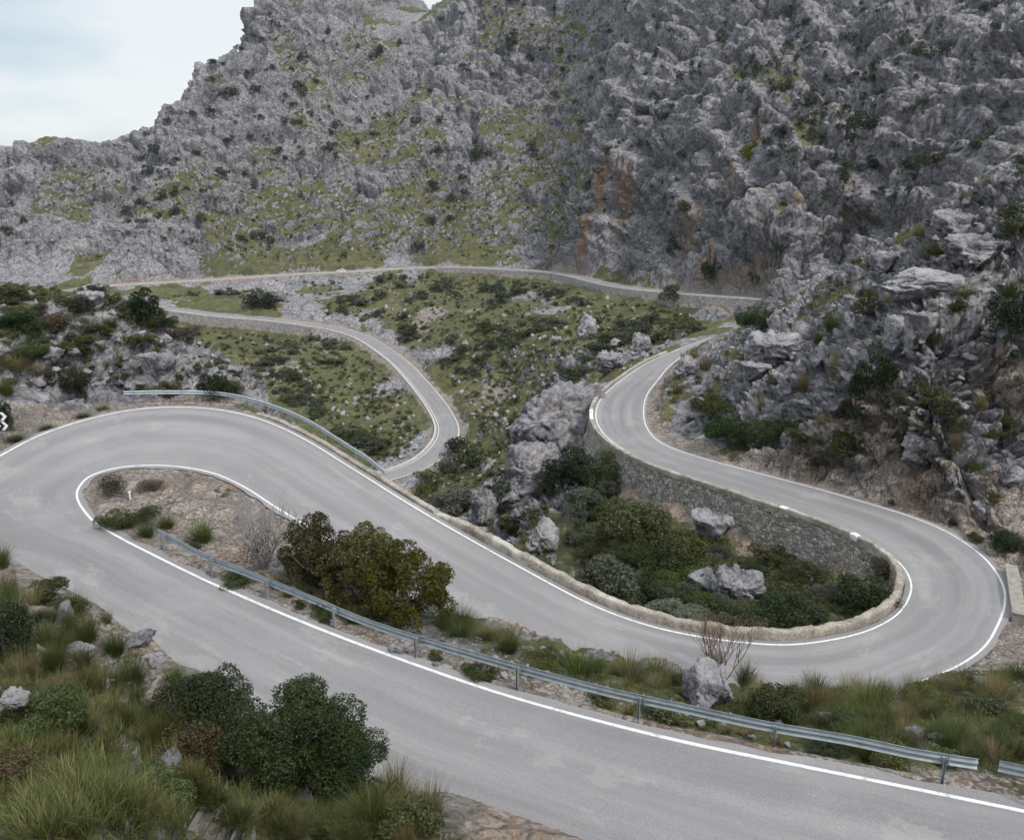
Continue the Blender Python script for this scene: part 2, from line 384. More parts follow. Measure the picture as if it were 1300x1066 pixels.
# distance to the roads
RDIST = np.full((NR, NA), 99.0); RZ = np.zeros((NR, NA)); RSIDE = np.zeros((NR, NA)); RPAR = np.zeros((NR, NA))
def rasterize(I, O, reach, base_par):
    for k in range(len(I)):
        a, b = I[k], O[k]
        c = (a + b) / 2; R = np.linalg.norm(b[:2] - a[:2]) / 2 + reach
        rc = math.hypot(c[0], c[1]); ac = math.atan2(c[0], c[1])
        i0, i1 = np.searchsorted(rr, [rc - R, rc + R])
        da = math.asin(min(.99, R / max(rc, R * 1.02)))
        j0, j1 = np.searchsorted(az, [ac - da, ac + da])
        if i1 <= i0 or j1 <= j0: continue
        x = GX[i0:i1, j0:j1]; y = GY[i0:i1, j0:j1]
        dx, dy = b[0] - a[0], b[1] - a[1]; L2 = dx * dx + dy * dy
        t = np.clip(((x - a[0]) * dx + (y - a[1]) * dy) / L2, 0, 1)
        d = np.hypot(x - a[0] - t * dx, y - a[1] - t * dy)
        cur = RDIST[i0:i1, j0:j1]; m = d < cur
        cur[m] = d[m]
        RZ[i0:i1, j0:j1][m] = (a[2] + t * (b[2] - a[2]))[m]
        RSIDE[i0:i1, j0:j1][m] = t[m]; RPAR[i0:i1, j0:j1][m] = base_par + k
rasterize(R1I, R1O, 7.0, 0)
rasterize(FR, FL, 10.0, 100000)
SW0, SW1 = station(21), station(51)      # where the outer edge has a wall
near_road = RPAR < 100000
e1 = np.full((NR, NA), 3.2)
wallside = near_road & (RSIDE > .5) & (RPAR > SW0) & (RPAR < SW1)
e1[wallside] = .60
isl = near_road & (RSIDE < .5) & (RPAR < station(30)); e1[isl] = 1.6
bank = near_road & (RSIDE > .5) & (RPAR < station(12)); e1[bank] = .62
cutside = near_road & (RSIDE < .5) & (RPAR > station(32)); e1[cutside] = 2.4
e1[~near_road] = 3.6
e1[~near_road & (RSIDE > .5)] = 4.0
kk = np.clip((RPAR - 100000).astype(int), 0, len(FC) - 1); pxr = _a[kk]
e1[~near_road & (kk < _bend) & (RSIDE > .5) & (pxr > 560) & (pxr < 990)] = 1.5
e1[~near_road & (kk > _bend) & (RSIDE < .5) & (pxr > 200) & (pxr < 405)] = 1.5
e0 = np.where(near_road, .5, .8); e0[wallside] = .3; e0[bank] = .2
wb = sstep(e0, e1, RDIST)
Z0 = np.where(RDIST < 90, (RZ - .07) * (1 - wb) + BZ * wb, BZ)
P0 = np.stack([GX, GY, Z0], -1).astype(np.float32)
# broad normals
def normals(P):
    di = np.gradient(P, axis=0); dj = np.gradient(P, axis=1)
    n = np.cross(dj, di); n /= np.linalg.norm(n, axis=-1, keepdims=True) + 1e-9
    n[n[..., 2] < 0] *= -1
    return n.astype(np.float32)
def blur(A, k):
    for ax in (0, 1):
        B = A
        for _ in range(2):
            c = np.cumsum(np.concatenate([np.repeat(np.take(B, [0], ax), k + 1, ax), B, np.repeat(np.take(B, [-1], ax), k, ax)], ax), axis=ax)
            n = c.shape[ax]
            B = (np.take(c, range(2 * k + 1, n), ax) - np.take(c, range(0, n - 2 * k - 1), ax)) / (2 * k + 1)
        A = B
    return A
N0 = normals(P0)
Nb = blur(N0.astype(np.float64), 6).astype(np.float32); Nb /= np.linalg.norm(Nb, axis=-1, keepdims=True)
R_ = rr[:, None] * np.ones((1, NA))
far = sstep(120, 190, R_)                      # near and far rock at their own scales
mask = sstep(.5, 3.5, RDIST)                   # nothing is displaced on the carriageway
mask = np.where(wallside, sstep(.9, 2.2, RDIST), mask); mask = np.where(cutside, sstep(.5, 1.9, RDIST), mask)
mask = np.where(near_road, mask, sstep(.8, 3.6, RDIST))
slope = 1 - Nb[..., 2]
# vegetation field: noise against the hand-set density
warp = np.stack([fbm(P0, 30, 3, 1), fbm(P0, 30, 3, 2), fbm(P0, 30, 3, 3)], -1).astype(np.float32) - .5
Pw = P0 + warp * 14
nv = fbm(P0 + warp * 10, 30, 6, 9, .60) * far + fbm(P0, 4.0, 5, 9, .62) * (1 - far)
vegf = sstep(-.045, .045, nv - .5 + (VEG - .5) * .42 - slope * .10 + .03)
crags = [(60, 490, 7, 1.6), (120, 460, 8, 1.9), (180, 455, 9, 2.2), (240, 455, 9, 2.0), (285, 475, 8, 2.0), (1130, 430, 9, 1.8), (1170, 480, 10, 2.0), (1240, 480, 12, 2.2), (1180, 570, 8, 1.9), (1270, 560, 7, 1.6), (1100, 560, 7, 1.6),
         (980, 450, 9, 1.7), (1060, 450, 9, 1.5), (1230, 370, 10, 1.8), (1290, 440, 9, 2.0), (1180, 330, 10, 1.6), (1270, 280, 10, 1.7), (690, 610, 16, 1.9), (640, 660, 11, 1.7), (725, 535, 13, 2.0), (620, 620, 12, 1.5), (1140, 640, 5, 1.5)]
CRAG = np.ones((NR, NA), np.float32)
patches = [(400, 480, 26, 1), (450, 545, 20, 1), (340, 440, 18, .9), (600, 400, 26, .9), (500, 375, 20, .9), (650, 480, 18, .9), (420, 450, 20, .9), (500, 520, 16, 1), (740, 150, 16, 1), (690, 200, 20, .9), (640, 240, 20, .8), (720, 105, 14, .9), (470, 60, 18, .8), (440, 90, 14, .7), (90, 240, 18, .8), (150, 250, 12, .6),
           (940, 110, 8, .9), (990, 100, 9, .8), (520, 260, 25, .4), (350, 290, 14, .6), (600, 290, 22, .5), (760, 120, 8, 1), (955, 195, 5, .9), (1010, 60, 6, .6), (410, 170, 12, .6)]
# crude lookup of where a column of pixels meets the smooth terrain
pxg, pyg, zcg = project(P0)
cmin = np.minimum.accumulate(pyg, axis=0)
def hit(px, py, P=None, cm=None):
    P = P0 if P is None else P; cm = cmin if cm is None else cm
    t = (py - 487.5) / FPX; u = (px - 650) / FPX
    a = math.atan2(u, CP - t * SP)
    j = int(np.clip(np.searchsorted(az, a), 1, NA - 1))
    if a - az[j - 1] < az[j] - a: j -= 1
    i = int(np.searchsorted(-cm[:, j], -py))
    i = min(i, NR - 1)
    return P[i, j]
for px, py, rad, s in crags:
    c = hit(px, py); d = np.sqrt(((P0 - c) ** 2).sum(-1)) / rad
    k_ = sstep(1.35, .5, d + (nv - .5) * 1.0); s = 1 + (s - 1) * .5
    CRAG = np.maximum(CRAG, 1 + (s - 1) * k_); vegf = vegf * (1 - .85 * k_)
for px, py, rad, s in patches:
    c = hit(px, py)
    d = np.sqrt(((P0 - c) ** 2).sum(-1)) / rad
    vegf = np.maximum(vegf, s * sstep(1.25, .55, d + (nv - .5) * 1.6))
# rock relief
def relief(P, sc, amp, off):
    """Blocky limestone: big lumps cut by cracks, smaller lumps, fluting."""
    q = P.copy(); q[..., 2] *= 1.25
    w = np.stack([vnoise(q, 1.7 * sc, off + 1), vnoise(q, 1.7 * sc, off + 2), vnoise(q, 1.7 * sc, off + 3)], -1) - .5
    q1 = q + w * sc * .9
    b1, i1 = voro(q1, 2.6 * sc, off)
    b2, i2 = voro(q1 + w * sc * .5, .95 * sc, off + 11)
    b3, i3 = voro(q1, .36 * sc, off + 23)
    h = amp * (1.25 * (i1 - .5) + 1.0 * (np.minimum(b1, .24) / .24 - 1) * 1.15 + .62 * (i2 - .5) + .75 * (np.minimum(b2, .25) / .25 - 1)
        + .22 * (i3 - .5) + .42 * (np.minimum(b3, .3) / .3 - 1) + .7 * (ridged(q1, .8 * sc, 4, off + 5) - .6))
    cr = np.minimum(b1, .22) / .22 * .5 + np.minimum(b2, .22) / .22 * .5
    return h.astype(np.float32), cr.astype(np.float32)
def strata(P, sc, off):
    """Tilted beds that stand out as ledges."""
    q = P[..., 2] + .22 * P[..., 0] - .1 * P[..., 1] + (fbm(P, sc * 6, 2, off) - .5) * sc * 4
    f = q / sc; k = np.floor(f); f = f - k
    return (np.minimum(f * 1.0, (1 - f) * 5) - .4).astype(np.float32)
disp = np.zeros((NR, NA), np.float32); crack = np.ones((NR, NA), np.float32)
iF = np.searchsorted(rr, 120); iN = np.searchsorted(rr, 190)
hN, cN = relief(P0[:iN], 2.0, .9, 3); hF, cF = relief(P0[iF:], 10.5, 3.4, 7)
hN = hN + .35 * strata(P0[:iN], 1.3, 4) * sstep(.1, .4, slope[:iN])
Ff = P0[iF:]
Fg = Ff * np.array([1, 1, .28], np.float32) + warp[iF:] * 10
big = (fbm(Ff, 60, 4, 31) - .5) * 20 + (ridged(Fg, 62, 3, 33, .5) - .62) * 24
big = big + 4.6 * strata(Ff, 19, 16) * sstep(.1, .3, slope[iF:])
hF = hF + big + 1.6 * strata(Ff, 7.5, 6) * sstep(.1, .35, slope[iF:])
disp[:iN] += (hN * (1 - far[:iN])).astype(np.float32); disp[iF:] += (hF * far[iF:]).astype(np.float32)
crack[:iN] = cN * (1 - far[:iN]) + far[:iN]
crack[iF:] = np.where(far[iF:] > 0, cF * far[iF:] + (1 - far[iF:]) * crack[iF:], crack[iF:])
soft = (fbm(P0, 3.0, 5, 41, .6) - .5) * 1.0 * (1 - far) + (fbm(P0, 9.0, 5, 43, .6) - .5) * 4.0 * far
gentle = np.clip(np.maximum(sstep(.03, .22, slope), (CRAG - 1) * .8), .12, 1) * (1 - .25 * vegf) * CRAG
amp = mask * gentle
# valley floor and the near banks are gentler than the cliffs
D = (disp * amp * (1 - .45 * vegf) + soft * mask * (.25 + .5 * vegf) * CRAG).astype(np.float32)
edge = np.ones((NR, NA)); edge[:3] = 0
fade = sstep(5, 14, R_)
P1 = P0 + Nb * (D * fade)[..., None]
# keep clutter off the roads: nothing near a road may rise over it on the downhill side
lowv = (RDIST < 5) & near_road & ((RSIDE > .5) & (RPAR > SW0) & (RPAR < SW1))
P1[..., 2] = np.where(lowv & (RDIST > .9), np.minimum(P1[..., 2], RZ - .5), P1[..., 2])
onroad = RDIST < .5
P1[..., 2] = np.where(onroad, RZ - .08, P1[..., 2])
N1 = normals(P1)
pxg, pyg, zcg = project(P1); cmin1 = np.minimum.accumulate(pyg, axis=0)
def place(px, py):
    return hit(px, py, P1, cmin1)
# masks for the shader: R vegetation, G bare earth and gravel, B stain, A crack
earth = np.where(near_road, sstep(4.5, .8, RDIST + (nv - .5) * 5), sstep(3.5, 1.2, RDIST + (nv - .5) * 4) * .8)
earth = np.maximum(earth, 0)
cutR = [(120, 805, 3.2, 1), (60, 765, 2.5, 1), (175, 835, 2.5, 1), (25, 800, 2.5, .8), (60, 830, 2, .8), (1080, 625, 4, .8), (1180, 640, 4, .8), (1260, 655, 6, 1), (1290, 500, 2.5, .9), (30, 545, 4, .7), (550, 395, 16, .9), (620, 500, 10, .7), (600, 395, 8, .7), (340, 475, 14, .6), (640, 745, 8, .6), (300, 650, 7, .8)]
for px, py, rad, s in cutR:
    c = place(px, py); d = np.sqrt(((P1 - c) ** 2).sum(-1)) / rad
    earth = np.maximum(earth, s * sstep(1.2, .5, d + (nv - .5) * 2.2))
stain = np.zeros((NR, NA))
for px, py, rad in [(775, 235, 9), (790, 265, 8), (755, 290, 8), (935, 225, 6), (1010, 255, 5), (1080, 275, 6), (865, 310, 10), (960, 190, 4), (900, 340, 9), (240, 220, 6), (1060, 590, 4), (1290, 490, 3), (1240, 650, 4)]:
    c = place(px, py); q = (P1 - c); q[..., 2] *= .28
    d = np.sqrt((q ** 2).sum(-1)) / rad
    stain = np.maximum(stain, sstep(.85, .2, d + (nv - .5) * 2.4))
vegf2 = vegf * (1 - np.clip(earth, 0, 1) * .85)
steep = sstep(.40, .62, 1 - N1[..., 2])
vegf2 = vegf2 * (1 - .75 * steep)
MASK = np.stack([vegf2, np.clip(earth, 0, 1), stain, crack], -1)
# ------------------------------------------------------------------ materials
class NT:
    def __init__(s, name):
        s.m = bpy.data.materials.new(name); s.m.use_nodes = True; s.t = s.m.node_tree
        s.t.nodes.clear()
        s.out = s.t.nodes.new('ShaderNodeOutputMaterial'); s.b = s.t.nodes.new('ShaderNodeBsdfPrincipled')
        s.t.links.new(s.b.outputs[0], s.out.inputs[0])
    def n(s, ty, **k):
        n = s.t.nodes.new(ty)
        for a, v in k.items(): setattr(n, a, v)
        return n
    def put(s, sock, v):
        if hasattr(v, 'is_linked') or isinstance(v, bpy.types.NodeSocket): s.t.links.new(v, sock)
        elif isinstance(v, (tuple, list)) and len(v) == 3 and sock.type == 'RGBA': sock.default_value = (*v, 1)
        else: sock.default_value = v
    def noise(s, vec, scale, detail=4, rough=.55, dist=0, col=False, ty='FBM'):
        n = s.n('ShaderNodeTexNoise'); n.inputs['Scale'].default_value = scale; n.inputs['Detail'].default_value = detail
        n.inputs['Roughness'].default_value = rough; n.inputs['Distortion'].default_value = dist
        if vec is not None: s.t.links.new(vec, n.inputs['Vector'])
        return n.outputs['Color' if col else 'Fac']
    def voro(s, vec, scale, feature='F1', out='Distance', rnd=1):
        n = s.n('ShaderNodeTexVoronoi', feature=feature); n.inputs['Scale'].default_value = scale; n.inputs['Randomness'].default_value = rnd
        if vec is not None: s.t.links.new(vec, n.inputs['Vector'])
        return n.outputs[out]
    def math(s, op, a, b=0.0, c=None, clamp=False):
        n = s.n('ShaderNodeMath', operation=op, use_clamp=clamp); s.put(n.inputs[0], a); s.put(n.inputs[1], b)
        if c is not None: s.put(n.inputs[2], c)
        return n.outputs[0]
    def mix(s, f, a, b, mode='MIX'):
        n = s.n('ShaderNodeMix', data_type='RGBA', blend_type=mode); s.put(n.inputs[0], f); s.put(n.inputs[6], a); s.put(n.inputs[7], b)
        return n.outputs[2]
    def mixf(s, f, a, b):
        n = s.n('ShaderNodeMix', data_type='FLOAT'); s.put(n.inputs[0], f); s.put(n.inputs[2], a); s.put(n.inputs[3], b)
        return n.outputs[0]
    def rng(s, v, a, b, c=0.0, d=1.0, smooth=True):
        n = s.n('ShaderNodeMapRange', interpolation_type='SMOOTHSTEP' if smooth else 'LINEAR')
        for i, x in enumerate((v, a, b, c, d)): s.put(n.inputs[i], x)
        return n.outputs[0]
    def ramp(s, f, stops):
        n = s.n('ShaderNodeValToRGB'); e = n.color_ramp.elements
        while len(e) < len(stops): e.new(.5)
        for k, (p, c) in enumerate(stops): e[k].position = p; e[k].color = (*c, 1)
        s.put(n.inputs[0], f); return n.outputs[0]
    def pos(s): return s.n('ShaderNodeNewGeometry').outputs['Position']
    def objc(s): return s.n('ShaderNodeTexCoord').outputs['Object']
    def mapv(s, v, sc):
        n = s.n('ShaderNodeMapping'); s.t.links.new(v, n.inputs['Vector']); n.inputs['Scale'].default_value = sc
        return n.outputs[0]
    def bump(s, h, strength=.5, dist=.1, prev=None):
        n = s.n('ShaderNodeBump'); n.inputs['Strength'].default_value = strength; s.put(n.inputs['Distance'], dist); s.put(n.inputs['Height'], h)
        if prev is not None: s.t.links.new(prev, n.inputs['Normal'])
        return n.outputs[0]
    def done(s, color, rough=.85, normal=None, metal=0.0, spec=.3):
        s.put(s.b.inputs['Base Color'], color); s.put(s.b.inputs['Roughness'], rough); s.put(s.b.inputs['Metallic'], metal)
        s.b.inputs['Specular IOR Level'].default_value = spec
        if normal is not None: s.t.links.new(normal, s.b.inputs['Normal'])
        return s.m

def rock_color(k, p, far=None, tint=(1, 1, 1)):
    """Grey karst limestone: pale faces, darker lichen, thin rusty washes."""
    lo = k.noise(k.mapv(p, (1, 1, .55)), .06, 6, .62); mid = k.noise(p, .9, 6, .66); fine = k.noise(p, 6.0, 5, .7)
    c = k.ramp(lo, [(.30, (.155, .152, .170)), (.5, (.250, .243, .262)), (.72, (.375, .362, .372))])
    c = k.mix(k.rng(mid, .42, .70, 0, .6), c, (.47, .455, .465))
    c = k.mix(k.rng(mid, .50, .36, 0, .8), c, (.085, .082, .095))
    c = k.mix(k.rng(fine, .50, .34, 0, .5), c, (.135, .131, .145))
    c = k.mix(k.rng(fine, .57, .72, 0, .25), c, (.47, .455, .46))
    rust = k.noise(k.mapv(p, (1, 1, .35)), .14, 6, .7)
    c = k.mix(k.rng(rust, .585, .74, 0, .5), c, (.33, .235, .17))
    return c
def m_terrain():
    k = NT('terrain_rock_scrub')
    p = k.pos(); at = k.n('ShaderNodeAttribute', attribute_name='masks'); sep = k.n('ShaderNodeSeparateColor')
    k.t.links.new(at.outputs['Color'], sep.inputs[0]); vg, ea, st, cr = sep.outputs[0], sep.outputs[1], sep.outputs[2], at.outputs['Alpha']
    rc = rock_color(k, p)
    rc = k.mix(k.rng(cr, .5, .05, 0, .45), rc, (.075, .073, .072))
    n1 = k.noise(p, .35, 6, .7); n2 = k.noise(p, 2.2, 6, .72); n3 = k.noise(p, 11.0, 4, .7); n0 = k.noise(p, .045, 4, .6)
    sc = k.ramp(n2, [(.3, (.15, .085, .05)), (.5, (.34, .205, .115)), (.7, (.40, .27, .19))])
    rc = k.mix(k.math('MULTIPLY', st, k.rng(n2, .3, .6, .35, .95)), rc, sc)
    e = k.ramp(n1, [(.3, (.155, .118, .09)), (.5, (.27, .215, .175)), (.68, (.33, .285, .255))])
    stn = k.voro(k.mix(.1, p, k.noise(p, 6, 3, .6, 0, True), 'ADD'), 8.5, out='Color'); bw = k.n('ShaderNodeRGBToBW'); k.t.links.new(stn, bw.inputs[0])
    e = k.mix(k.rng(bw.outputs[0], .45, .75, 0, .75), e, (.41, .39, .38))
    e = k.mix(k.rng(bw.outputs[0], .35, .2, 0, .6), e, (.10, .085, .075))
    red = k.noise(p, .22, 4, .6)
    e = k.mix(k.rng(red, .5, .66, 0, .35), e, (.27, .155, .09))
    g = k.ramp(n0, [(.3, (.068, .072, .032)), (.5, (.106, .106, .044)), (.7, (.150, .135, .066))])
    g = k.mix(k.rng(n2, .44, .60, 0, .8), g, (.040, .048, .024))
    g = k.mix(k.rng(k.noise(p, 1.1, 7, .8), .60, .68, 0, .8), g, (.36, .345, .33))
    g = k.mix(k.rng(n3, .52, .68, 0, .55), g, (.21, .19, .095))
    g = k.mix(k.rng(n1, .55, .72, 0, .5), g, (.15, .115, .065))
    er = k.math('ADD', ea, k.math('MULTIPLY', k.math('SUBTRACT', n2, .5), .9))
    c = k.mix(k.rng(er, .35, .6), rc, e)
    vv = k.math('ADD', vg, k.math('MULTIPLY', k.math('SUBTRACT', k.noise(p, .8, 6, .78), .5), 1.3))
    vv = k.math('ADD', vv, k.math('MULTIPLY', k.math('SUBTRACT', n3, .5), .6))
    nq = k.noise(p, .20, 7, .78)
    g = k.mix(k.rng(nq, .50, .60, 0, .75), g, (.040, .047, .026)); g = k.mix(k.rng(nq, .44, .36, 0, .6), g, (.165, .150, .070))
    nr_ = k.noise(p, .33, 8, .8); g = k.mix(k.rng(nr_, .56, .62, 0, .7), g, (.23, .215, .20))
    vv = k.math('ADD', vv, k.math('MULTIPLY', k.math('SUBTRACT', k.noise(p, .14, 8, .8), .5), 1.5))
    fac = k.rng(vv, .40, .64)
    c = k.mix(fac, c, g)
    cam = k.n('ShaderNodeVectorMath', operation='LENGTH'); sub = k.n('ShaderNodeVectorMath', operation='SUBTRACT')
    h1 = k.noise(p, .55, 9, .72, .3); h2 = k.noise(p, 5.0, 5, .7)
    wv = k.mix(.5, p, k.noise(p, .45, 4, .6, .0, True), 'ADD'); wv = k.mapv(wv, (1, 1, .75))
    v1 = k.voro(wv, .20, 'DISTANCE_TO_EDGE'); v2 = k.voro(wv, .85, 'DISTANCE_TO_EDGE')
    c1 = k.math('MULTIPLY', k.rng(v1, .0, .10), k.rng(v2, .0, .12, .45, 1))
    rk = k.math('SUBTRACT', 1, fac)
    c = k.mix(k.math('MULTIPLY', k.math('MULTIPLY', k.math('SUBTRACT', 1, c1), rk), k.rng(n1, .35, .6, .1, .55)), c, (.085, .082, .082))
    nrm = k.bump(h1, .75, .8); nrm = k.bump(k.mixf(rk, 1.0, c1), .7, .6, nrm); nrm = k.bump(h2, .8, .12, nrm)
    
    return k.done(c, .92, nrm, spec=.15)
def m_rock(name='limestone_boulder', warm=0.0):
    k = NT(name); p = k.pos(); c = rock_color(k, p)
    at = k.n('ShaderNodeAttribute', attribute_name='masks'); sep = k.n('ShaderNodeSeparateColor'); k.t.links.new(at.outputs['Color'], sep.inputs[0])
    c = k.mix(k.rng(sep.outputs[0], .55, .05, 0, .75), c, (.06, .06, .06))
    if warm: c = k.mix(warm, c, (.40, .33, .27))
    wv = k.mapv(k.mix(.9, p, k.noise(p, .7, 5, .7, .0, True), 'ADD'), (.6, 1, 1.5))
    v = k.rng(k.voro(wv, .55, 'DISTANCE_TO_EDGE'), 0, .09); c = k.mix(k.math('MULTIPLY', k.math('MULTIPLY', k.math('SUBTRACT', 1, v), .5), k.rng(k.noise(p, .6, 4, .6), .5, .6)), c, (.085, .08, .08))
    n = k.bump(k.noise(p, 2.2, 9, .72, .3), .8, .35); n = k.bump(v, .3, .2, n); n = k.bump(k.noise(p, 14, 4, .7), .6, .04, n)
    return k.done(c, .9, n, spec=.15)
TRACK = math.pi * 4 / 7.4
def m_asphalt():
    k = NT('worn_grey_asphalt'); uv = k.n('ShaderNodeUVMap').outputs[0]; p = k.pos()
    a = k.noise(k.mapv(uv, (.035, 1.1, 1)), 1.0, 5, .6)     # along the lanes
    b = k.noise(k.mapv(uv, (.012, 3.2, 1)), 1.0, 4, .65)
    d = k.noise(p, .16, 5, .6); e = k.noise(p, 30, 3, .7)
    c = k.ramp(a, [(.3, (.160, .153, .157)), (.5, (.215, .206, .211)), (.7, (.275, .264, .268))])
    c = k.mix(k.rng(b, .52, .68, 0, .3), c, (.165, .160, .172))
    c = k.mix(k.rng(d, .5, .68, 0, .35), c, (.31, .305, .305))
    c = k.mix(k.rng(d, .46, .30, 0, .30), c, (.17, .168, .175))
    c = k.mix(k.rng(e, .5, .72, 0, .5), c, (.40, .39, .40)); c = k.mix(k.rng(e, .5, .30, 0, .5), c, (.12, .118, .125))
    sx = k.n('ShaderNodeSeparateXYZ'); k.t.links.new(uv, sx.inputs[0])
    tr = k.math('SINE', k.math('MULTIPLY', sx.outputs[1], TRACK)); tr = k.math('MULTIPLY', tr, tr)
    c = k.mix(k.math('MULTIPLY', tr, k.rng(k.noise(k.mapv(uv, (.05, .5, 1)), 1.0, 4, .6), .35, .65, .08, .5)), c, (.165, .158, .165))
    pt = k.noise(k.mapv(uv, (.16, .3, 1)), 1.0, 7, .75); c = k.mix(k.rng(pt, .56, .60, 0, .28), c, (.34, .33, .325)); c = k.mix(k.rng(pt, .42, .36, 0, .25), c, (.16, .155, .16))
    cr = k.voro(k.mapv(k.mix(.12, uv, k.noise(p, 1.5, 4, .6, col=True)), (.10, .16, 1)), 1.0, 'DISTANCE_TO_EDGE')
    c = k.mix(k.math('MULTIPLY', k.rng(cr, .004, .0005, 0, .55), k.rng(d, .53, .62)), c, (.12, .118, .12))
    sk = k.noise(k.mapv(uv, (.22, 7.0, 1)), 1.0, 2, .5); sk2 = k.noise(k.mapv(uv, (.05, .35, 1)), 1.0, 2, .5)
    c = k.mix(k.math('MULTIPLY', k.rng(sk, .60, .70), k.rng(sk2, .5, .62, 0, .22)), c, (.10, .10, .105))
    ed = k.math('ABSOLUTE', k.math('SUBTRACT', sx.outputs[1], 0))
    n = k.bump(e, .5, .01)
    return k.done(c, k.rng(a, .3, .7, .62, .8), n, spec=.35)
def m_line():
    k = NT('worn_white_road_paint'); p = k.pos()
    n = k.noise(p, 3.5, 6, .75); c = k.mix(k.rng(n, .50, .32, 0, .9), (.66, .655, .665), (.33, .325, .335))
    n2 = k.noise(p, 28, 3, .7); c = k.mix(k.rng(n2, .45, .3, 0, .45), c, (.42, .42, .42))
    return k.done(c, .6, None, spec=.3)
def m_masonry(name, base, dark, light, scale=2.6, flat=1.0, soil=(.30, .24, .17)):
    k = NT(name); p = k.pos()
    w = k.mix(.06, p, k.noise(p, 3, 3, .6, col=True), 'ADD')
    q = k.mapv(w, (1, 1, 1.3))
    col = k.voro(q, scale, out='Color'); ed = k.voro(q, scale, 'DISTANCE_TO_EDGE')
    bw = k.n('ShaderNodeRGBToBW'); k.t.links.new(col, bw.inputs[0])
    c = k.ramp(bw.outputs[0], [(.2, dark), (.5, base), (.8, light)])
    n = k.noise(p, 7, 5, .7); c = k.mix(k.rng(n, .45, .68, 0, .5), c, dark)
    lo = k.noise(p, .5, 4, .6); c = k.mix(k.rng(lo, .5, .7, 0, .55), c, soil); c = k.mix(k.rng(lo, .45, .3, 0, .4), c, (.10, .10, .09))
    c = k.mix(k.rng(ed, .06, .012, 0, .7), c, (.07, .065, .06))
    nr = k.bump(k.rng(ed, 0, .16), .8, .08 * flat); nr = k.bump(n, .5, .03, nr)
    return k.done(c, .92, nr, spec=.15)
def m_coping():
    k = NT('weathered_limestone_coping'); p = k.pos()
    a = k.noise(p, 1.1, 6, .7); b = k.noise(p, 9, 5, .72); d = k.noise(p, .35, 3, .6)
    c = k.ramp(a, [(.3, (.17, .150, .128)), (.5, (.315, .28, .24)), (.7, (.42, .39, .35))])
    c = k.mix(k.rng(b, .5, .34, 0, .8), c, (.105, .095, .08)); c = k.mix(k.rng(b, .56, .72, 0, .5), c, (.55, .53, .49))
    c = k.mix(k.rng(d, .55, .66, 0, .6), c, (.50, .48, .45))
    uv = k.n('ShaderNodeUVMap').outputs[0]; sx = k.n('ShaderNodeSeparateXYZ'); k.t.links.new(uv, sx.inputs[0])
    j = k.math('FRACT', k.math('DIVIDE', k.math('ADD', sx.outputs[0], k.math('MULTIPLY', k.noise(p, .6, 2), 1.2)), .95))
    jj = k.rng(k.math('ABSOLUTE', k.math('SUBTRACT', j, .5)), .475, .5)
    c = k.mix(k.math('MULTIPLY', jj, .6), c, (.06, .055, .05))
    n = k.bump(b, .8, .05); n = k.bump(k.math('SUBTRACT', 1, jj), .5, .03, n)
    return k.done(c, .9, n, spec=.15)
def m_simple(name, col, rough=.6, metal=0.0, var=.25, scale=6, spec=.4):
    k = NT(name); p = k.pos(); n = k.noise(p, scale, 5, .7)
    c = k.mix(k.rng(n, .35, .65, 0, var), col, tuple(x * .45 for x in col))
    return k.done(c, rough, None, metal, spec)
def m_steel():
    k = NT('galvanised_steel'); p = k.pos(); n = k.noise(p, 2.5, 6, .7); f = k.noise(p, 25, 3, .6)
    c = k.ramp(n, [(.3, (.23, .27, .30)), (.5, (.33, .375, .405)), (.7, (.42, .46, .48))])
    c = k.mix(k.rng(f, .55, .72, 0, .35), c, (.17, .16, .15))
    r = k.noise(p, 1.1, 5, .8); c = k.mix(k.rng(r, .66, .76, 0, .6), c, (.16, .10, .06))
    return k.done(c, .5, None, .55, .5)
def m_leaf(name, dark, mid, light, trans=.25, tint=.35):
    """Leaves: each leaf carries its own random shade, each plant its own tint."""
    k = NT(name)
    at = k.n('ShaderNodeAttribute', attribute_name='leaf'); sep = k.n('ShaderNodeSeparateColor'); k.t.links.new(at.outputs['Color'], sep.inputs[0])
    c = k.ramp(sep.outputs[0], [(.0, dark), (.55, mid), (1.0, light)])
    oi = k.n('ShaderNodeObjectInfo').outputs['Random']
    hs = k.n('ShaderNodeHueSaturation'); k.put(hs.inputs['Hue'], k.rng(oi, 0, 1, .5 - .035 * tint / .35, .5 + .022, smooth=False))
    k.put(hs.inputs['Saturation'], k.rng(k.math('FRACT', k.math('MULTIPLY', oi, 7.3)), 0, 1, .92, 1.25, smooth=False))
    k.put(hs.inputs['Value'], k.rng(k.math('FRACT', k.math('MULTIPLY', oi, 13.7)), 0, 1, 1 - tint, 1 + tint, smooth=False)); k.put(hs.inputs['Color'], c)
    c = hs.outputs[0]
    k.done(c, .6, None, spec=.25)
    tr = k.n('ShaderNodeBsdfTranslucent'); k.put(tr.inputs[0], c)
    ms = k.n('ShaderNodeMixShader'); ms.inputs[0].default_value = trans
    k.t.links.new(k.b.outputs[0], ms.inputs[1]); k.t.links.new(tr.outputs[0], ms.inputs[2]); k.t.links.new(ms.outputs[0], k.out.inputs[0])
    return k.m

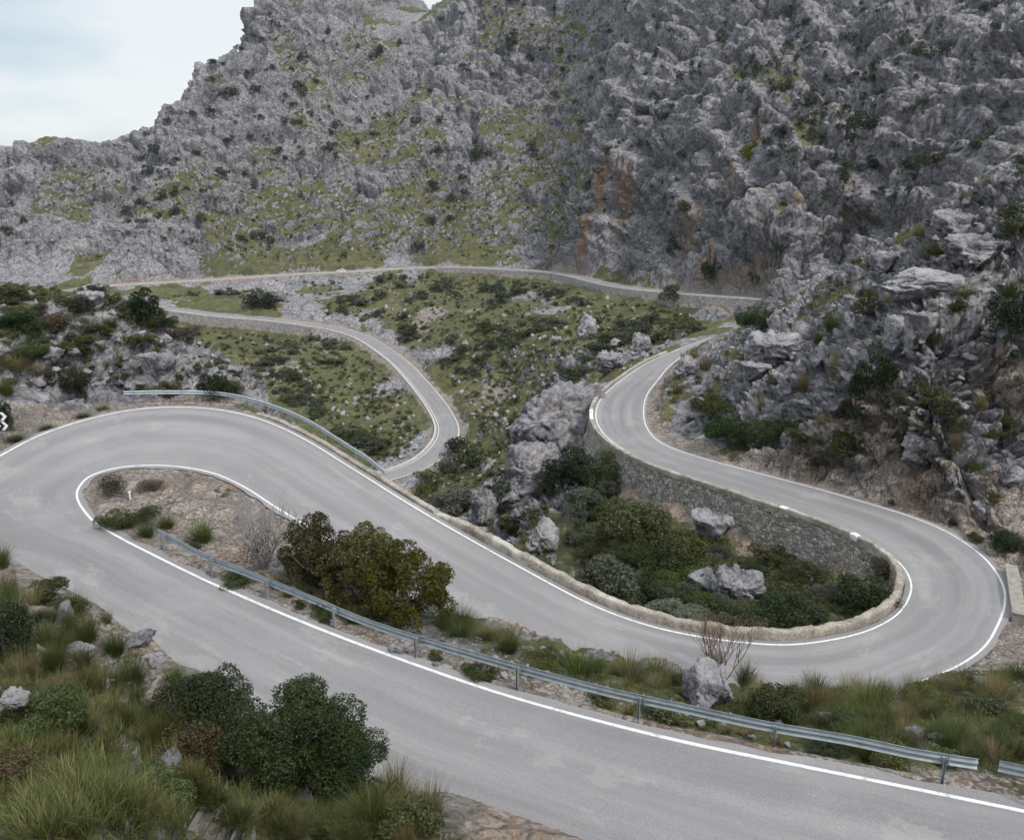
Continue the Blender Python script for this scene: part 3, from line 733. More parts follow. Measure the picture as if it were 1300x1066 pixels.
M = {}
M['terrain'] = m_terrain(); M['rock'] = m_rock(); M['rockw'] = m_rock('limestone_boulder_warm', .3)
M['asphalt'] = m_asphalt(); M['line'] = m_line(); M['coping'] = m_coping(); M['steel'] = m_steel()
M['masonry'] = m_masonry('dry_stone_masonry', (.34, .315, .285), (.21, .195, .18), (.48, .455, .43), 2.7)
M['masonry_far'] = m_masonry('grey_rubble_masonry', (.33, .32, .33), (.24, .235, .24), (.42, .41, .41), 1.6, 1.0, (.34, .32, .31))
M['concrete'] = m_simple('weathered_concrete', (.30, .282, .25), .9, 0, .6, 2.5, .15)
M['bark'] = m_simple('shrub_bark', (.12, .095, .075), .9, 0, .5, 8, .15)
M['twig'] = m_simple('bare_reddish_twig', (.17, .115, .09), .9, 0, .4, 8, .15)
M['cable'] = m_simple('black_cable', (.03, .03, .03), .6, 0, .1)
M['white'] = m_simple('white_sheeting', (.78, .78, .78), .5, 0, .1)
M['black'] = m_simple('black_sheeting', (.012, .016, .024), .5, 0, .1)
M['copefar'] = m_simple('pale_far_coping', (.52, .50, .48), .9, 0, .5, 1.2, .15)
M['kerbwhite'] = m_simple('flaking_whitewash', (.74, .73, .70), .8, 0, .35, 4, .2)

# ------------------------------------------------------------------ terrain mesh
keepc = np.arange(NA)
idx = (np.arange(NR)[:, None] * NA + np.arange(NA)[None]).astype(np.int32)
Fq = np.stack([idx[:-1, :-1], idx[:-1, 1:], idx[1:, 1:], idx[1:, :-1]], -1).reshape(-1, 4)
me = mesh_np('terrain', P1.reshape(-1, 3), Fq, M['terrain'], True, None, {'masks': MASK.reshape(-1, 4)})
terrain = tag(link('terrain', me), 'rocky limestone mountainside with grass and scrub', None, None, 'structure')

# ------------------------------------------------------------------ road ribbons
def strip(name, A, B, mat, lift=0.0, ncross=1, parent=None, crown=0.0):
    """Surface between two edge polylines."""
    n = len(A); t = np.linspace(0, 1, ncross + 1)
    V = A[:, None] * (1 - t[None, :, None]) + B[:, None] * t[None, :, None]
    V = V.copy(); V[..., 2] += lift
    mid = (A + B) / 2; s = np.concatenate([[0], np.cumsum(np.linalg.norm(np.diff(mid, axis=0), axis=1))])
    w = np.linalg.norm(B - A, axis=1)
    uv = np.stack([np.repeat(s[:, None], ncross + 1, 1), t[None] * w.mean() * np.ones((n, 1))], -1)
    id_ = (np.arange(n)[:, None] * (ncross + 1) + np.arange(ncross + 1)[None])
    F = np.stack([id_[:-1, :-1], id_[:-1, 1:], id_[1:, 1:], id_[1:, :-1]], -1).reshape(-1, 4)
    V2 = V.reshape(-1, 3)
    # face up
    a, b, c = V2[F[0, 0]], V2[F[0, 1]], V2[F[0, 2]]
    if np.cross(b - a, c - a)[2] < 0: F = F[:, ::-1]
    return link(name, mesh_np(name, V2, F, mat, True, uv.reshape(-1, 2)), parent)
def cross_pt(A, B, d):
    """Polyline d metres in from A towards B."""
    u = B - A; u = u / np.linalg.norm(u, axis=1)[:, None]
    return A + u * d
ws = .30
roadA, roadB = cross_pt(R1I, R1O, -ws), cross_pt(R1O, R1I, -ws)
# ragged asphalt edge
jit = (vnoise(np.stack([roadA[:, 0], roadA[:, 1], roadA[:, 2] * 0], -1).astype(np.float32), .8, 4) - .5) * .25
u = (R1I - R1O); u /= np.linalg.norm(u, axis=1)[:, None]
road = tag(strip('road', roadA + u * jit[:, None], roadB, M['asphalt'], 0, 10), 'grey asphalt mountain road with two tight hairpins', None, None, 'structure')
for A, B in ((R1I, R1O), (R1O, R1I)):
    jj = (vnoise(A.astype(np.float32), 2.5, 8) - .5)[:, None] * .05
    uu = B - A; uu = uu / np.linalg.norm(uu, axis=1)[:, None]
    strip('edge_line', A + uu * (.0 + jj), A + uu * (.125 + jj * .4), M['line'], .006, 1, road)
road2 = tag(strip('road', offset_line(FC, 3.1), offset_line(FC, -3.1), M['asphalt'], 0.02, 6), 'grey asphalt road winding across the far valley side', None, None, 'structure')
strip('edge_line', offset_line(FC, 2.75), offset_line(FC, 2.58), M['line'], .05, 1, road2)
strip('edge_line', offset_line(FC, -2.75), offset_line(FC, -2.58), M['line'], .05, 1, road2)

# ------------------------------------------------------------------ camera, sky, sun
cam = bpy.data.cameras.new('camera'); co = bpy.data.objects.new('camera', cam); COL.objects.link(co)
co.location = (0, 0, CAMZ); co.rotation_euler = (math.radians(90 - 15), 0, 0)
cam.sensor_width = 36; cam.lens = 36 * FPX / 1300; cam.shift_y = -(533 - 487.5) / 1300
cam.clip_start = .2; cam.clip_end = 5000; scene.camera = co
w = bpy.data.worlds.new('World'); scene.world = w; w.use_nodes = True
nt = w.node_tree; nt.nodes.clear()
wo = nt.nodes.new('ShaderNodeOutputWorld'); bg = nt.nodes.new('ShaderNodeBackground'); nt.links.new(bg.outputs[0], wo.inputs[0])
sky = nt.nodes.new('ShaderNodeTexSky'); sky.sky_type = 'NISHITA'; sky.sun_disc = False
SUN_EL, SUN_AZ = math.radians(52), math.radians(138)
sky.sun_elevation = SUN_EL; sky.sun_rotation = SUN_AZ; sky.air_density = 1.0; sky.dust_density = 1.5; sky.altitude = 600
tc = nt.nodes.new('ShaderNodeTexCoord'); mp = nt.nodes.new('ShaderNodeMapping'); mp.inputs['Scale'].default_value = (1, 1, 3.2)
nt.links.new(tc.outputs['Generated'], mp.inputs[0])
ns = nt.nodes.new('ShaderNodeTexNoise'); ns.inputs['Scale'].default_value = 2.1; ns.inputs['Detail'].default_value = 5; ns.inputs['Roughness'].default_value = .5
nt.links.new(mp.outputs[0], ns.inputs['Vector'])
cr = nt.nodes.new('ShaderNodeValToRGB'); nt.links.new(ns.outputs['Fac'], cr.inputs[0])
cr.color_ramp.elements[0].position = .40; cr.color_ramp.elements[0].color = (5.3, 6.4, 7.1, 1)
cr.color_ramp.elements[1].position = .54; cr.color_ramp.elements[1].color = (8.1, 8.4, 8.5, 1)
mx = nt.nodes.new('ShaderNodeMix'); mx.data_type = 'RGBA'; mx.inputs[0].default_value = .86
sz = nt.nodes.new('ShaderNodeSeparateXYZ'); nt.links.new(tc.outputs['Generated'], sz.inputs[0])
mr = nt.nodes.new('ShaderNodeMapRange'); nt.links.new(sz.outputs[2], mr.inputs[0])   # an overcast sky is brightest overhead
for i_, v_ in ((1, .30), (2, .95), (3, 1.0), (4, 2.0)): mr.inputs[i_].default_value = v_
vm = nt.nodes.new('ShaderNodeVectorMath'); vm.operation = 'SCALE'; nt.links.new(cr.outputs[0], vm.inputs[0]); nt.links.new(mr.outputs[0], vm.inputs['Scale'])
nt.links.new(sky.outputs[0], mx.inputs[6]); nt.links.new(vm.outputs[0], mx.inputs[7]); nt.links.new(mx.outputs[2], bg.inputs[0])
bg.inputs[1].default_value = .10
sl = bpy.data.lights.new('sun', 'SUN'); sl.energy = 2.3; sl.angle = math.radians(10); sl.color = (1, .94, .86)
so = bpy.data.objects.new('sun', sl); COL.objects.link(so)
# direction towards the sun: nishita rotation is measured clockwise from +Y
sd = (math.sin(SUN_AZ) * math.cos(SUN_EL), math.cos(SUN_AZ) * math.cos(SUN_EL), math.sin(SUN_EL))
import mathutils
so.rotation_euler = mathutils.Vector(sd).to_track_quat('Z', 'Y').to_euler()
vs = scene.view_settings; vs.view_transform = 'Standard'; vs.look = 'None'; vs.gamma = 1; vs.exposure = 0.2; vs.use_curve_mapping = False
scene.cycles.max_bounces = 4; scene.cycles.diffuse_bounces = 2; scene.cycles.transparent_max_bounces = 8

scene.cycles.use_adaptive_sampling = True; scene.cycles.adaptive_threshold = 0.03
# ------------------------------------------------------------------ walls beside the road
def path_s(P): return np.concatenate([[0], np.cumsum(np.linalg.norm(np.diff(P, axis=0), axis=1))])
def resample(P, step):
    s = path_s(P); n = max(2, int(s[-1] / step)); t = np.linspace(0, s[-1], n)
    return np.stack([np.interp(t, s, P[:, k]) for k in range(3)], 1)
def side_dir(P, sgn):
    t = np.gradient(P[:, :2], axis=0); t /= np.linalg.norm(t, axis=1)[:, None] + 1e-9
    return np.stack([-t[:, 1], t[:, 0], t[:, 0] * 0], 1) * sgn
def rough_coping(name, P, sgn, hgt, wid, mat, parent, rough=.05, sink=.15, step=.14):
    """Rounded weathered wall top running along P, on the sgn side of it."""
    P = resample(P, step); n = side_dir(P, sgn); s = path_s(P)
    H = hgt if callable(hgt) else (lambda q: np.full(len(q), hgt))
    h = H(s / s[-1])
    prof = [(0, -1, 0), (0, 0.45, .3), (.02, .8, 1), (.08, .96, 1), (.3, 1, 1), (.5, 1, 1), (.72, 1, 1), (.92, .96, 1), (.98, .8, 1), (1, .4, .5), (1.0, -1, .2)]
    V = []
    for u, v, r in prof:
        q = P + n * (u * wid)
        z = np.where(v < 0, -sink, h * v)
        q = q.copy(); q[:, 2] += z; V.append(q)
    V = np.stack(V, 1); m = len(prof)
    d = np.stack([fbm(V.astype(np.float32), .5, 4, 3 + k, .6) - .5 for k in range(3)], -1)
    st = np.floor(s / .85 + vnoise(P.astype(np.float32), 3, 2) * .8); rs = np.random.default_rng(3).random(int(st.max()) + 3)
    V += d * rough * 3.2
    V[:, 2:9, 2] += ((rs[st.astype(int)] - .5) * rough * 1.6)[:, None]
    V[:, :, 0:2] += ((rs[(st.astype(int) * 7 + 3) % len(rs)] - .5) * rough * 1.2)[:, None, None] * n[:, None, :2]
    id_ = np.arange(len(P))[:, None] * m + np.arange(m)[None]
    F = np.stack([id_[:-1, :-1], id_[1:, :-1], id_[1:, 1:], id_[:-1, 1:]], -1).reshape(-1, 4)
    if sgn < 0: F = F[:, ::-1]
    uv = np.stack([np.repeat(s[:, None], m, 1), np.repeat(np.linspace(0, 1, m)[None], len(P), 0)], -1).reshape(-1, 2)
    return link(name, mesh_np(name, V.reshape(-1, 3), F, mat, True, uv), parent)
def masonry_face(name, P, sgn, top, drop, mat, parent, batter=.1, stone=.42, amp=.09, step=.11):
    P = resample(P, step); n = side_dir(P, sgn); s = path_s(P)
    nz = max(4, int(drop / step)); k = np.linspace(0, 1, nz)
    V = P[:, None] + n[:, None] * (k[None, :, None] * drop * batter)
    V = V.copy(); V[..., 2] += top - k[None] * drop
    W_ = V.astype(np.float32); q = W_ + (np.stack([vnoise(W_, .5, a) for a in (1, 2, 3)], -1) - .5) * .2
    e, i = voro(q, stone, 5)
    e2, i2 = voro(q, stone * .45, 9)
    d = (np.minimum(e, .22) / .22 - 1) * .7 + (i - .5) * .8 + (i2 - .5) * .35 + (fbm(W_, 2.5, 3, 8) - .5) * 1.6
    V += n[:, None] * (d * amp)[..., None]
    id_ = np.arange(len(P))[:, None] * nz + np.arange(nz)[None]
    F = np.stack([id_[:-1, :-1], id_[:-1, 1:], id_[1:, 1:], id_[1:, :-1]], -1).reshape(-1, 4)
    if sgn > 0: F = F[:, ::-1]
    return link(name, mesh_np(name, V.reshape(-1, 3), F, mat, True), parent)

iA, iB, iC, iD = station(19), station(22), station(37), station(49)
par = tag(empty('parapet_wall', tuple(R1O[iB])), 'low weathered stone parapet along the outer edge of the middle stretch and round the bend', 'parapet')
def put_under(o, parent):
    o.parent = parent; o.matrix_parent_inverse = mathutils.Matrix.Translation(-parent.location); return o
offp = lambda P, d: P + side_dir(P, 1) * d
Pm = offp(R1O[iB:iC + 1], .36)
put_under(rough_coping('coping', Pm, 1, lambda q: .12 + .36 * sstep(0, .10, q), .46, M['coping'], None, .065), par)
put_under(masonry_face('masonry', offp(R1O[iB:iC + 1], .74), 1, .05, 3.5, M['masonry'], None), par)
kerb = tag(rough_coping('kerb', offp(R1O[iA:iB + 2], .42), 1, .12, .38, M['coping'], None, .035), 'crumbling low stone kerb under the guardrail at the top of the left bend', 'kerb')
ret = tag(empty('retaining_wall', tuple(R1O[iC])), 'tall dry stone retaining wall holding up the right hand road above the gully', 'retaining wall')
Pr = offp(R1O[iC:iD + 1], .30)
put_under(rough_coping('coping', Pr, 1, .30, .46, M['coping'], None, .035), ret)
put_under(masonry_face('masonry', offp(R1O[iC:iD + 1], .70), 1, .12, 6.0, M['masonry'], None, .12), ret)
def near_idx(px, py):
    a, b, z = project(R1O); return int(np.argmin(np.hypot(a - px, b - py)))
for (x0, y0, x1, y1) in [(1122, 701, 1092, 682), (1006, 647, 1000, 645), (757, 536, 755, 524)]:
    a, b = near_idx(x0, y0), near_idx(x1, y1)
    a, b = min(a, b), max(a, b) + 1
    put_under(rough_coping('whitewashed_stone', offp(R1O[a:b + 1], .285), 1, .325, .475, M['kerbwhite'], None, .02, .05), ret)
# far walls: below the upper road, and below the road where it reappears
def far_idx(px0, px1, lo, hi):
    a, b, z = project(FC); ii = [i for i in range(len(FC)) if px0 <= a[i] <= px1 and lo <= i <= hi]
    return min(ii), max(ii)
bend = int(np.argmin(FC[:, 0]))
for (x0, x1, up, dr, lab) in [(868, 990, 0, 6.5, 'smooth grey retaining wall below the far road beside the right hillside'), (716, 866, 0, 5.0, 'low rubble wall under the far road as it dips to the right'),
                             (566, 712, 0, 5.0, 'pinkish rubble wall under the middle of the far road'), (205, 400, 1, 7.0, 'long grey rubble wall below the lower far road at left')]:
    i0, i1 = far_idx(x0, x1, 0 if not up else bend, bend if not up else len(FC))
    line = (FL if not up else FR)[i0:i1 + 1]; sg = 1 if not up else -1
    e = tag(empty('retaining_wall', tuple(line[0])), lab, 'retaining wall')
    P_ = line + side_dir(line, sg) * .45
    put_under(masonry_face('masonry', P_ + side_dir(P_, sg) * .55, sg, .0, dr, M['masonry_far'], None, .12, 1.0, .12, .45), e)
    put_under(rough_coping('coping', P_, sg, .42, .5, M['copefar'], None, .03, .2, .8), e)
line = FL[far_idx(84, 560, 0, bend)[0]:far_idx(84, 560, 0, bend)[1] + 1]
tag(rough_coping('parapet_wall', line + side_dir(line, 1) * .35, 1, .42, .5, M['copefar'], None, .03, .4, .8), 'thin pale parapet along the left part of the far upper road', 'parapet')
line = FR[far_idx(402, 575, bend, len(FC))[0]:far_idx(402, 560, bend, len(FC))[1] + 1]
tag(rough_coping('kerb', line + side_dir(line, -1) * .3, -1, .22, .4, M['copefar'], None, .03, .4, .8), 'thin pale kerb on the lower side of the curving far road', 'kerb')

# ------------------------------------------------------------------ guardrails
def guardrail(path, sgn, label, spacing, refl=(), group=None):
    """W-beam on posts; path is the beam's centre line, sgn the side its face looks at."""
    P = resample(catmull(path, [14] * (len(path) - 1)), .25)
    n = side_dir(P, sgn)
    e = tag(empty('guardrail', tuple(P[0])), label, 'guardrail')
    prof = [(0, .155), (.02, .15), (.075, .115), (.082, .085), (.075, .055), (.012, .02), (.012, -.02), (.075, -.055), (.082, -.085), (.075, -.115), (.02, -.15), (0, -.155)]
    prof = prof + [(a - .006, b) for a, b in prof[::-1]]
    m = len(prof); V = np.stack([P + n * a + np.array([0, 0, b]) for a, b in prof], 1)
    id_ = np.arange(len(P))[:, None] * m + np.arange(m)[None]; id2 = np.roll(id_, -1, 1)
    F = np.stack([id_[:-1], id2[:-1], id2[1:], id_[1:]], -1).reshape(-1, 4)
    b = link('beam', mesh_np('beam', V.reshape(-1, 3), F, M['steel'], False)); put_under(b, e)
    s = path_s(P); k = 0.6
    while k < s[-1]:
        i = int(np.searchsorted(s, k)); p = P[i]; ang = math.atan2(-n[i, 0], n[i, 1])
        q = MB(); a, c = math.cos(ang), math.sin(ang)
        def off(u, v): return (p[0] + u * a - v * c, p[1] + u * c + v * a)
        x, y = off(0, -.10)
        q.box((x, y, p[2] - .42), (.055, .012, 1.12), ang); x2, y2 = off(.03, -.14); q.box((x2, y2, p[2] - .42), (.008, .09, 1.12), ang)
        x2, y2 = off(-.03, -.14); q.box((x2, y2, p[2] - .42), (.008, .09, 1.12), ang)
        put_under(q.build('post', M['steel']), e)
        q = MB(); x, y = off(0, -.045); q.box((x, y, p[2]), (.09, .085, .2), ang)
        put_under(q.build('spacer', M['steel']), e)
        # splice plate edge
        if int(k / spacing) % 2 == 0:
            q = MB(); x, y = off(.12, .02)
            for zz in (.1, -.1, .03, -.03): q.box((x, y + 0, p[2] + zz), (.03, .13, .02), ang)
            put_under(q.build('bolt', M['steel']), e)
        k += spacing
    for (px, py) in refl:
        a, c, _ = project(P); i = int(np.argmin(np.hypot(a - px, c - py))); q = MB(); x, y = P[i][:2] + n[i][:2] * .03
        q.box((x, y, P[i][2]), (.12, .04, .07), math.atan2(-n[i, 0], n[i, 1]), .7)
        put_under(q.build('reflector', M['amber']), e)
    return e
M['amber'] = m_simple('amber_reflector', (.55, .17, .02), .4, 0, .1)
g1 = [(200, 675, 16.35), (257, 705, 16.25), (330, 734, 16.05), (399, 762, 15.9), (448, 783, 15.8), (507, 804, 15.65), (628, 840, 15.4), (767, 877, 15.1), (868, 899, 14.9), (971, 921, 14.7), (1076, 939, 14.5), (1162, 957, 14.35), (1242, 970, 14.25)]
rail_near = np.array([Q(a, b, h=c) for a, b, c in g1])
guardrail(rail_near, 1, 'long bluish grey steel guardrail along the island beside the nearest road', 4.0, [(785, 882)])
g1b = np.array([Q(a, b, h=c) for a, b, c in [(1268, 972, 14.1), (1330, 985, 13.9), (1420, 1004, 13.6), (1520, 1020, 13.3)]])
guardrail(g1b, 1, 'short second guardrail starting at the lower right corner', 4.0)
g2 = [(157, 499, 15.6), (215, 498, 15.75), (285, 500.5, 16.1), (347, 516, 16.6), (389, 533.5, 17.0), (420, 552, 17.4), (448, 570, 17.7), (466, 581, 17.95), (489, 600, 18.35)]
rail_far = np.array([Q(a, b, h=c) for a, b, c in g2])
guardrail(rail_far, -1, 'curved steel guardrail round the outside of the upper left bend', 4.0)

# ------------------------------------------------------------------ rocks
def rock_mesh(seed, sub=5, sc=.75, beds=0.0, amp=.16, sq=1.0):
    import bmesh
    bm = bmesh.new(); bmesh.ops.create_icosphere(bm, subdivisions=sub, radius=1.0)
    V = np.array([v.co[:] for v in bm.verts], np.float32); F = np.array([[v.index for v in f.verts] for f in bm.faces], np.int32); bm.free()
    r = np.random.default_rng(seed); N = V.copy()
    V = np.sign(V) * np.abs(V) ** .8
    for _ in range(13):     # broken faces
        d = r.normal(size=3); d /= np.linalg.norm(d); lim = r.uniform(.38, .78)
        k = V @ d; over = np.maximum(k - lim, 0); V = V - over[:, None] * d[None] * .97
    P = V * 3 + seed * 11.3
    h, c = relief(P.astype(np.float32), sc, amp, seed)
    h = h + (fbm(P, 2.2, 4, seed + 2) - .5) * 1.1
    if beds:
        h = h + strata(P @ np.array([[.9, .1, .5], [0, 1, .2], [-.4, 0, .85]], np.float32), .75, seed) * beds
    V = V + N * (h * .42)[:, None]
    V[:, 2] *= sq
    V -= (V.max(0) + V.min(0)) / 2; V /= np.abs(V).max(0)
    return V, F, c
ROCKS = []
for s, (sub, beds, sq) in enumerate([(6, .0, 1), (6, .16, 1), (6, .08, 1), (5, 0, 1), (6, .14, 1), (5, 0, 1), (4, 0, 1), (4, .2, 1)]):
    V_, F_, c_ = rock_mesh(s + 3, sub, .8, beds)
    m4 = np.zeros((len(V_), 4)); m4[:, 0] = c_; m4[:, 3] = 1
    me = mesh_np('rock', V_, F_, M['rock'], True, None, {'masks': m4}); ROCKS.append(me)
def rock(px, py, wpx, hpx, var, label, name='boulder', depth=1.0, sink=.3, tilt=(0, 0), rz=None, group=None, cat=None):
    """A boulder whose visible body is wpx by hpx, standing at the terrain point seen at (px, py)."""
    p = place(px, py); zc = project(p)[2]; m = zc / FPX
    w, h = wpx * m, hpx * m
    if name == 'rock_outcrop': sink = max(sink, .5); w *= 1.15
    o = link(name, ROCKS[var % len(ROCKS)])
    o.scale = (w / 2, w / 2 * depth, h / 2 * (1 + sink))
    o.rotation_euler = (tilt[0], tilt[1], rz if rz is not None else random.uniform(-.3, .3))
    o.location = (p[0], p[1] + w * .18, p[2] + h / 2 * (1 - sink))
    return tag(o, label, cat or name.replace('_', ' '), group)
rock(905, 898, 66, 46, 1, 'big cracked grey rock between the near guardrail and the middle road', tilt=(0, .35))
rock(876, 886, 24, 36, 4, 'pointed pale rock leaning on the left end of the big cracked rock by the rail', tilt=(0, -.3))
rock(26, 905, 40, 24, 2, 'pale flat rock among the grass at the lower left corner')
rock(8, 935, 30, 16, 3, 'small pale stone below the flat rock at the lower left corner')
rock(178, 822, 34, 18, 3, 'grey block on the edge of the stony bank above the nearest road')
rock(112, 840, 36, 12, 5, 'low flat stone sunk in the stony bank at lower left')
rock(82, 786, 18, 22, 6, 'upright grey stone below the tussock on the left bank')
rock(196, 846, 22, 14, 6, 'small square stone at the tip of the stony bank')
rock(158, 862, 20, 9, 7, 'thin flat stone on the bank in front of the dark shrub')
rock(745, 430, 26, 30, 4, 'tall pale rock standing alone on the valley slope', cat='rock')
rock(709, 437, 14, 10, 2, 'small pale rock left of the tall pale rock in the valley')
rock(782, 442, 20, 12, 3, 'pale rock in scrub below the tall pale rock in the valley')
rock(812, 450, 30, 26, 4, 'grey rock rising just behind the parapet of the upper right road', tilt=(0, -.3))
rock(772, 474, 36, 28, 2, 'pale broken rock behind the parapet at the top of the big outcrop')
rock(788, 466, 20, 14, 6, 'small pale rock touching the parapet beside the broken rock')
rock(672, 625, 84, 56, 4, 'lower end of the tilted grey outcrop running down into the ravine', 'rock_outcrop', .8, .5, (0, -.5), .2)
rock(716, 562, 124, 66, 0, 'huge tilted grey outcrop with long cracks left of the upper right bend', 'rock_outcrop', .7, .5, (0, -.7), .1)
rock(612, 665, 38, 44, 0, 'narrow pale rock in the steep scrub left of the rounded rock')
rock(650, 645, 40, 36, 3, 'weathered grey rock in the middle of the ravine side')
rock(690, 700, 44, 40, 4, 'grey rock against the middle parapet at the mouth of the gully')
rock(905, 688, 56, 36, 5, 'pale boulder at the foot of the tall dry stone wall', sink=.5)
rock(936, 768, 60, 46, 2, 'pale lumpy boulder in the middle of the gully scrub', sink=.5)
rock(898, 758, 40, 30, 6, 'smaller boulder left of the lumpy gully boulder')
rock(700, 720, 14, 18, 7, 'small pale rock above the parapet among gully bushes')
rock(1162, 443, 44, 44, 5, 'large rounded grey boulder perched on the right hillside')
rock(1128, 452, 44, 44, 4, 'slanting pale boulder left of the large rounded one', tilt=(0, -.4))
rock(1172, 588, 70, 44, 2, 'broad pale ledge rock below the pillar on the right cutting', 'rock_outcrop', .7)
rock(1240, 662, 24, 26, 6, 'small upright pale stone in the red earth of the right cutting')
rock(1292, 618, 34, 24, 3, 'pale stone at the right edge beside the red earth')
rock(978, 462, 60, 40, 2, 'wide pale slab on the lower spur of the right hillside', 'rock_outcrop', .9, .3)
rock(962, 482, 40, 20, 5, 'low pale slab below the wide slab on the spur')
rock(885, 522, 20, 12, 6, 'small white stone in bushes above the upper right bend')
rock(1018, 524, 18, 11, 6, 'small pale stone on bare ground of the right hillside')
rock(1040, 470, 26, 30, 3, 'pale knob of rock left of the big dark bush')
rock(870, 478, 30, 26, 4, 'grey rock on the inside of the upper right bend')
rock(1210, 300, 60, 30, 1, 'layered grey slab on the crest of the right hillside', 'rock_outcrop', .8)
rock(1120, 345, 40, 22, 1, 'layered pale slab on the skyline spur of the right hillside', 'rock_outcrop', .8)
rock(1255, 335, 90, 30, 1, 'long dark ledge slab near the top of the right hillside', 'rock_outcrop', .7)
rock(1180, 370, 90, 26, 4, 'long bedded ledge above the rounded boulder', 'rock_outcrop', .7)
rock(198, 486, 40, 36, 5, 'smooth pale triangular slab on the left outcrop', 'rock_outcrop', .7)
rock(62, 460, 26, 18, 3, 'dark grey stone on top of the slope behind the chevron sign')
rock(115, 395, 34, 26, 5, 'grey boulder on the crest left of the dark tree')
rock(335, 405 - 22, 50, 26, 4, 'pale slanting slab between the two far roads', 'rock_outcrop', .8)
# smaller stones that can be told apart but look alike
for (px, py, w_) in [(797, 888, 10), (812, 893, 9), (838, 897, 14), (552, 850, 10), (640, 862, 10), (497, 830, 12), (505, 832, 20), (955, 940, 9), (1000, 948, 8), (560, 790, 12), (380, 735, 12), (275, 625, 8), (240, 605, 8), (300, 660, 9), (890, 925, 12),
                     (990, 925, 12), (1050, 920, 18), (1010, 905, 16), (1160, 940, 20), (1190, 945, 18), (470, 775, 10), (350, 720, 9), (215, 640, 8), (230, 690, 9)]:
    rock(px, py, w_, w_ * .65, 6 + random.randint(0, 1), 'small loose stone on the gravel island between the two nearest stretches', 'stone', group='loose stones on the island')

# ------------------------------------------------------------------ plants
def leaf_bush(seed, n, leaf, nl=12, spread=.55, rr_=(.34, .55), up=1.0, aspect=1.7):
    """Leaves on the shells of overlapping lobes; fits x, y in -1..1 and z in 0..2."""
    r = np.random.default_rng(seed)
    a = r.random(nl) * 6.283; q = np.sqrt(r.random(nl)) * spread
    C = np.stack([np.cos(a) * q, np.sin(a) * q, .35 + (1.25 * up) * r.random(nl) * (1 - .45 * q / spread)], 1); R = r.uniform(*rr_, nl)
    k = r.choice(nl, n, p=R ** 2 / (R ** 2).sum())
    d = r.normal(size=(n, 3)); d[:, 2] += .25; d /= np.linalg.norm(d, axis=1)[:, None]
    lump = .82 + .36 * vnoise((d * 2 + k[:, None] * 5).astype(np.float32), .55, seed)
    P = C[k] + d * (R[k] * lump * (.62 + .42 * r.random(n) ** .45))[:, None]
    P[:, 2] = np.abs(P[:, 2])
    nrm = d * .55 + r.normal(size=(n, 3)) * .6; nrm /= np.linalg.norm(nrm, axis=1)[:, None]
    t = np.cross(nrm, r.normal(size=(n, 3))); t /= np.linalg.norm(t, axis=1)[:, None]; b = np.cross(nrm, t)
    L = (leaf * r.uniform(.6, 1.35, n))[:, None]
    V = np.stack([P - t * L * aspect * .5, P + b * L * .36 + nrm * L * .05, P + t * L * aspect * .5, P - b * L * .36 + nrm * L * .05], 1).reshape(-1, 3)
    col = np.clip(r.normal(.45, .22, n) + .18 * (vnoise(P.astype(np.float32), .3, seed + 3) - .5) * 2, 0, 1)
    colv = np.repeat(np.stack([col, col, col, col], 1), 4, axis=0)
    F = np.arange(4 * n).reshape(n, 4)
    return V, F, colv
def bush_me(name, seed, n, leaf, mat, **k):
    V_, F_, c_ = leaf_bush(seed, n, leaf, **k)
    return mesh_np(name, V_, F_, mat, False, None, {'leaf': c_})
def grass_arr(seed, n, wd=.02, rad=.28, droop=.8, lean=.75, hi=1.15, seg=4):
    r = np.random.default_rng(seed); a = r.random(n) * 6.283; q = rad * np.sqrt(r.random(n))
    base_ = np.stack([np.cos(a) * q, np.sin(a) * q, np.zeros(n)], 1)
    az_ = a + r.normal(0, .6, n); le = lean * r.random(n) ** .7 * (0.4 + .9 * q / rad); L = hi * r.uniform(.5, 1.0, n)
    dirn = np.stack([np.cos(az_), np.sin(az_)], 1); side = np.stack([-dirn[:, 1], dirn[:, 0], 0 * a], 1)
    pts = []; ang = le.copy(); p = base_.copy()
    for s in range(seg + 1):
        w_ = wd * (1 - (s / seg) ** 1.5 * .92)
        pts.append(p - side * w_); pts.append(p + side * w_)
        st = (L / seg)[:, None] * np.concatenate([dirn * np.sin(ang)[:, None], np.cos(ang)[:, None]], 1)
        p = p + st; ang = ang + droop / seg * r.uniform(.5, 1.5, n) * (.4 + le)
    V = np.stack(pts, 1); m = V.shape[1]
    b = (np.arange(n) * m)[:, None, None]
    f = np.array([[2 * s, 2 * s + 1, 2 * s + 3, 2 * s + 2] for s in range(seg)])[None]
    F = (b + f).reshape(-1, 4)
    c = np.clip(r.normal(.42, .25, n), 0, 1); col = np.repeat(np.stack([c] * 4, 1), m, axis=0)
    return V.reshape(-1, 3), F, col
def grass_me(name, seed, n, mat, **k):
    V_, F_, c_ = grass_arr(seed, n, **k); return mesh_np(name, V_, F_, mat, False, None, {'leaf': c_})
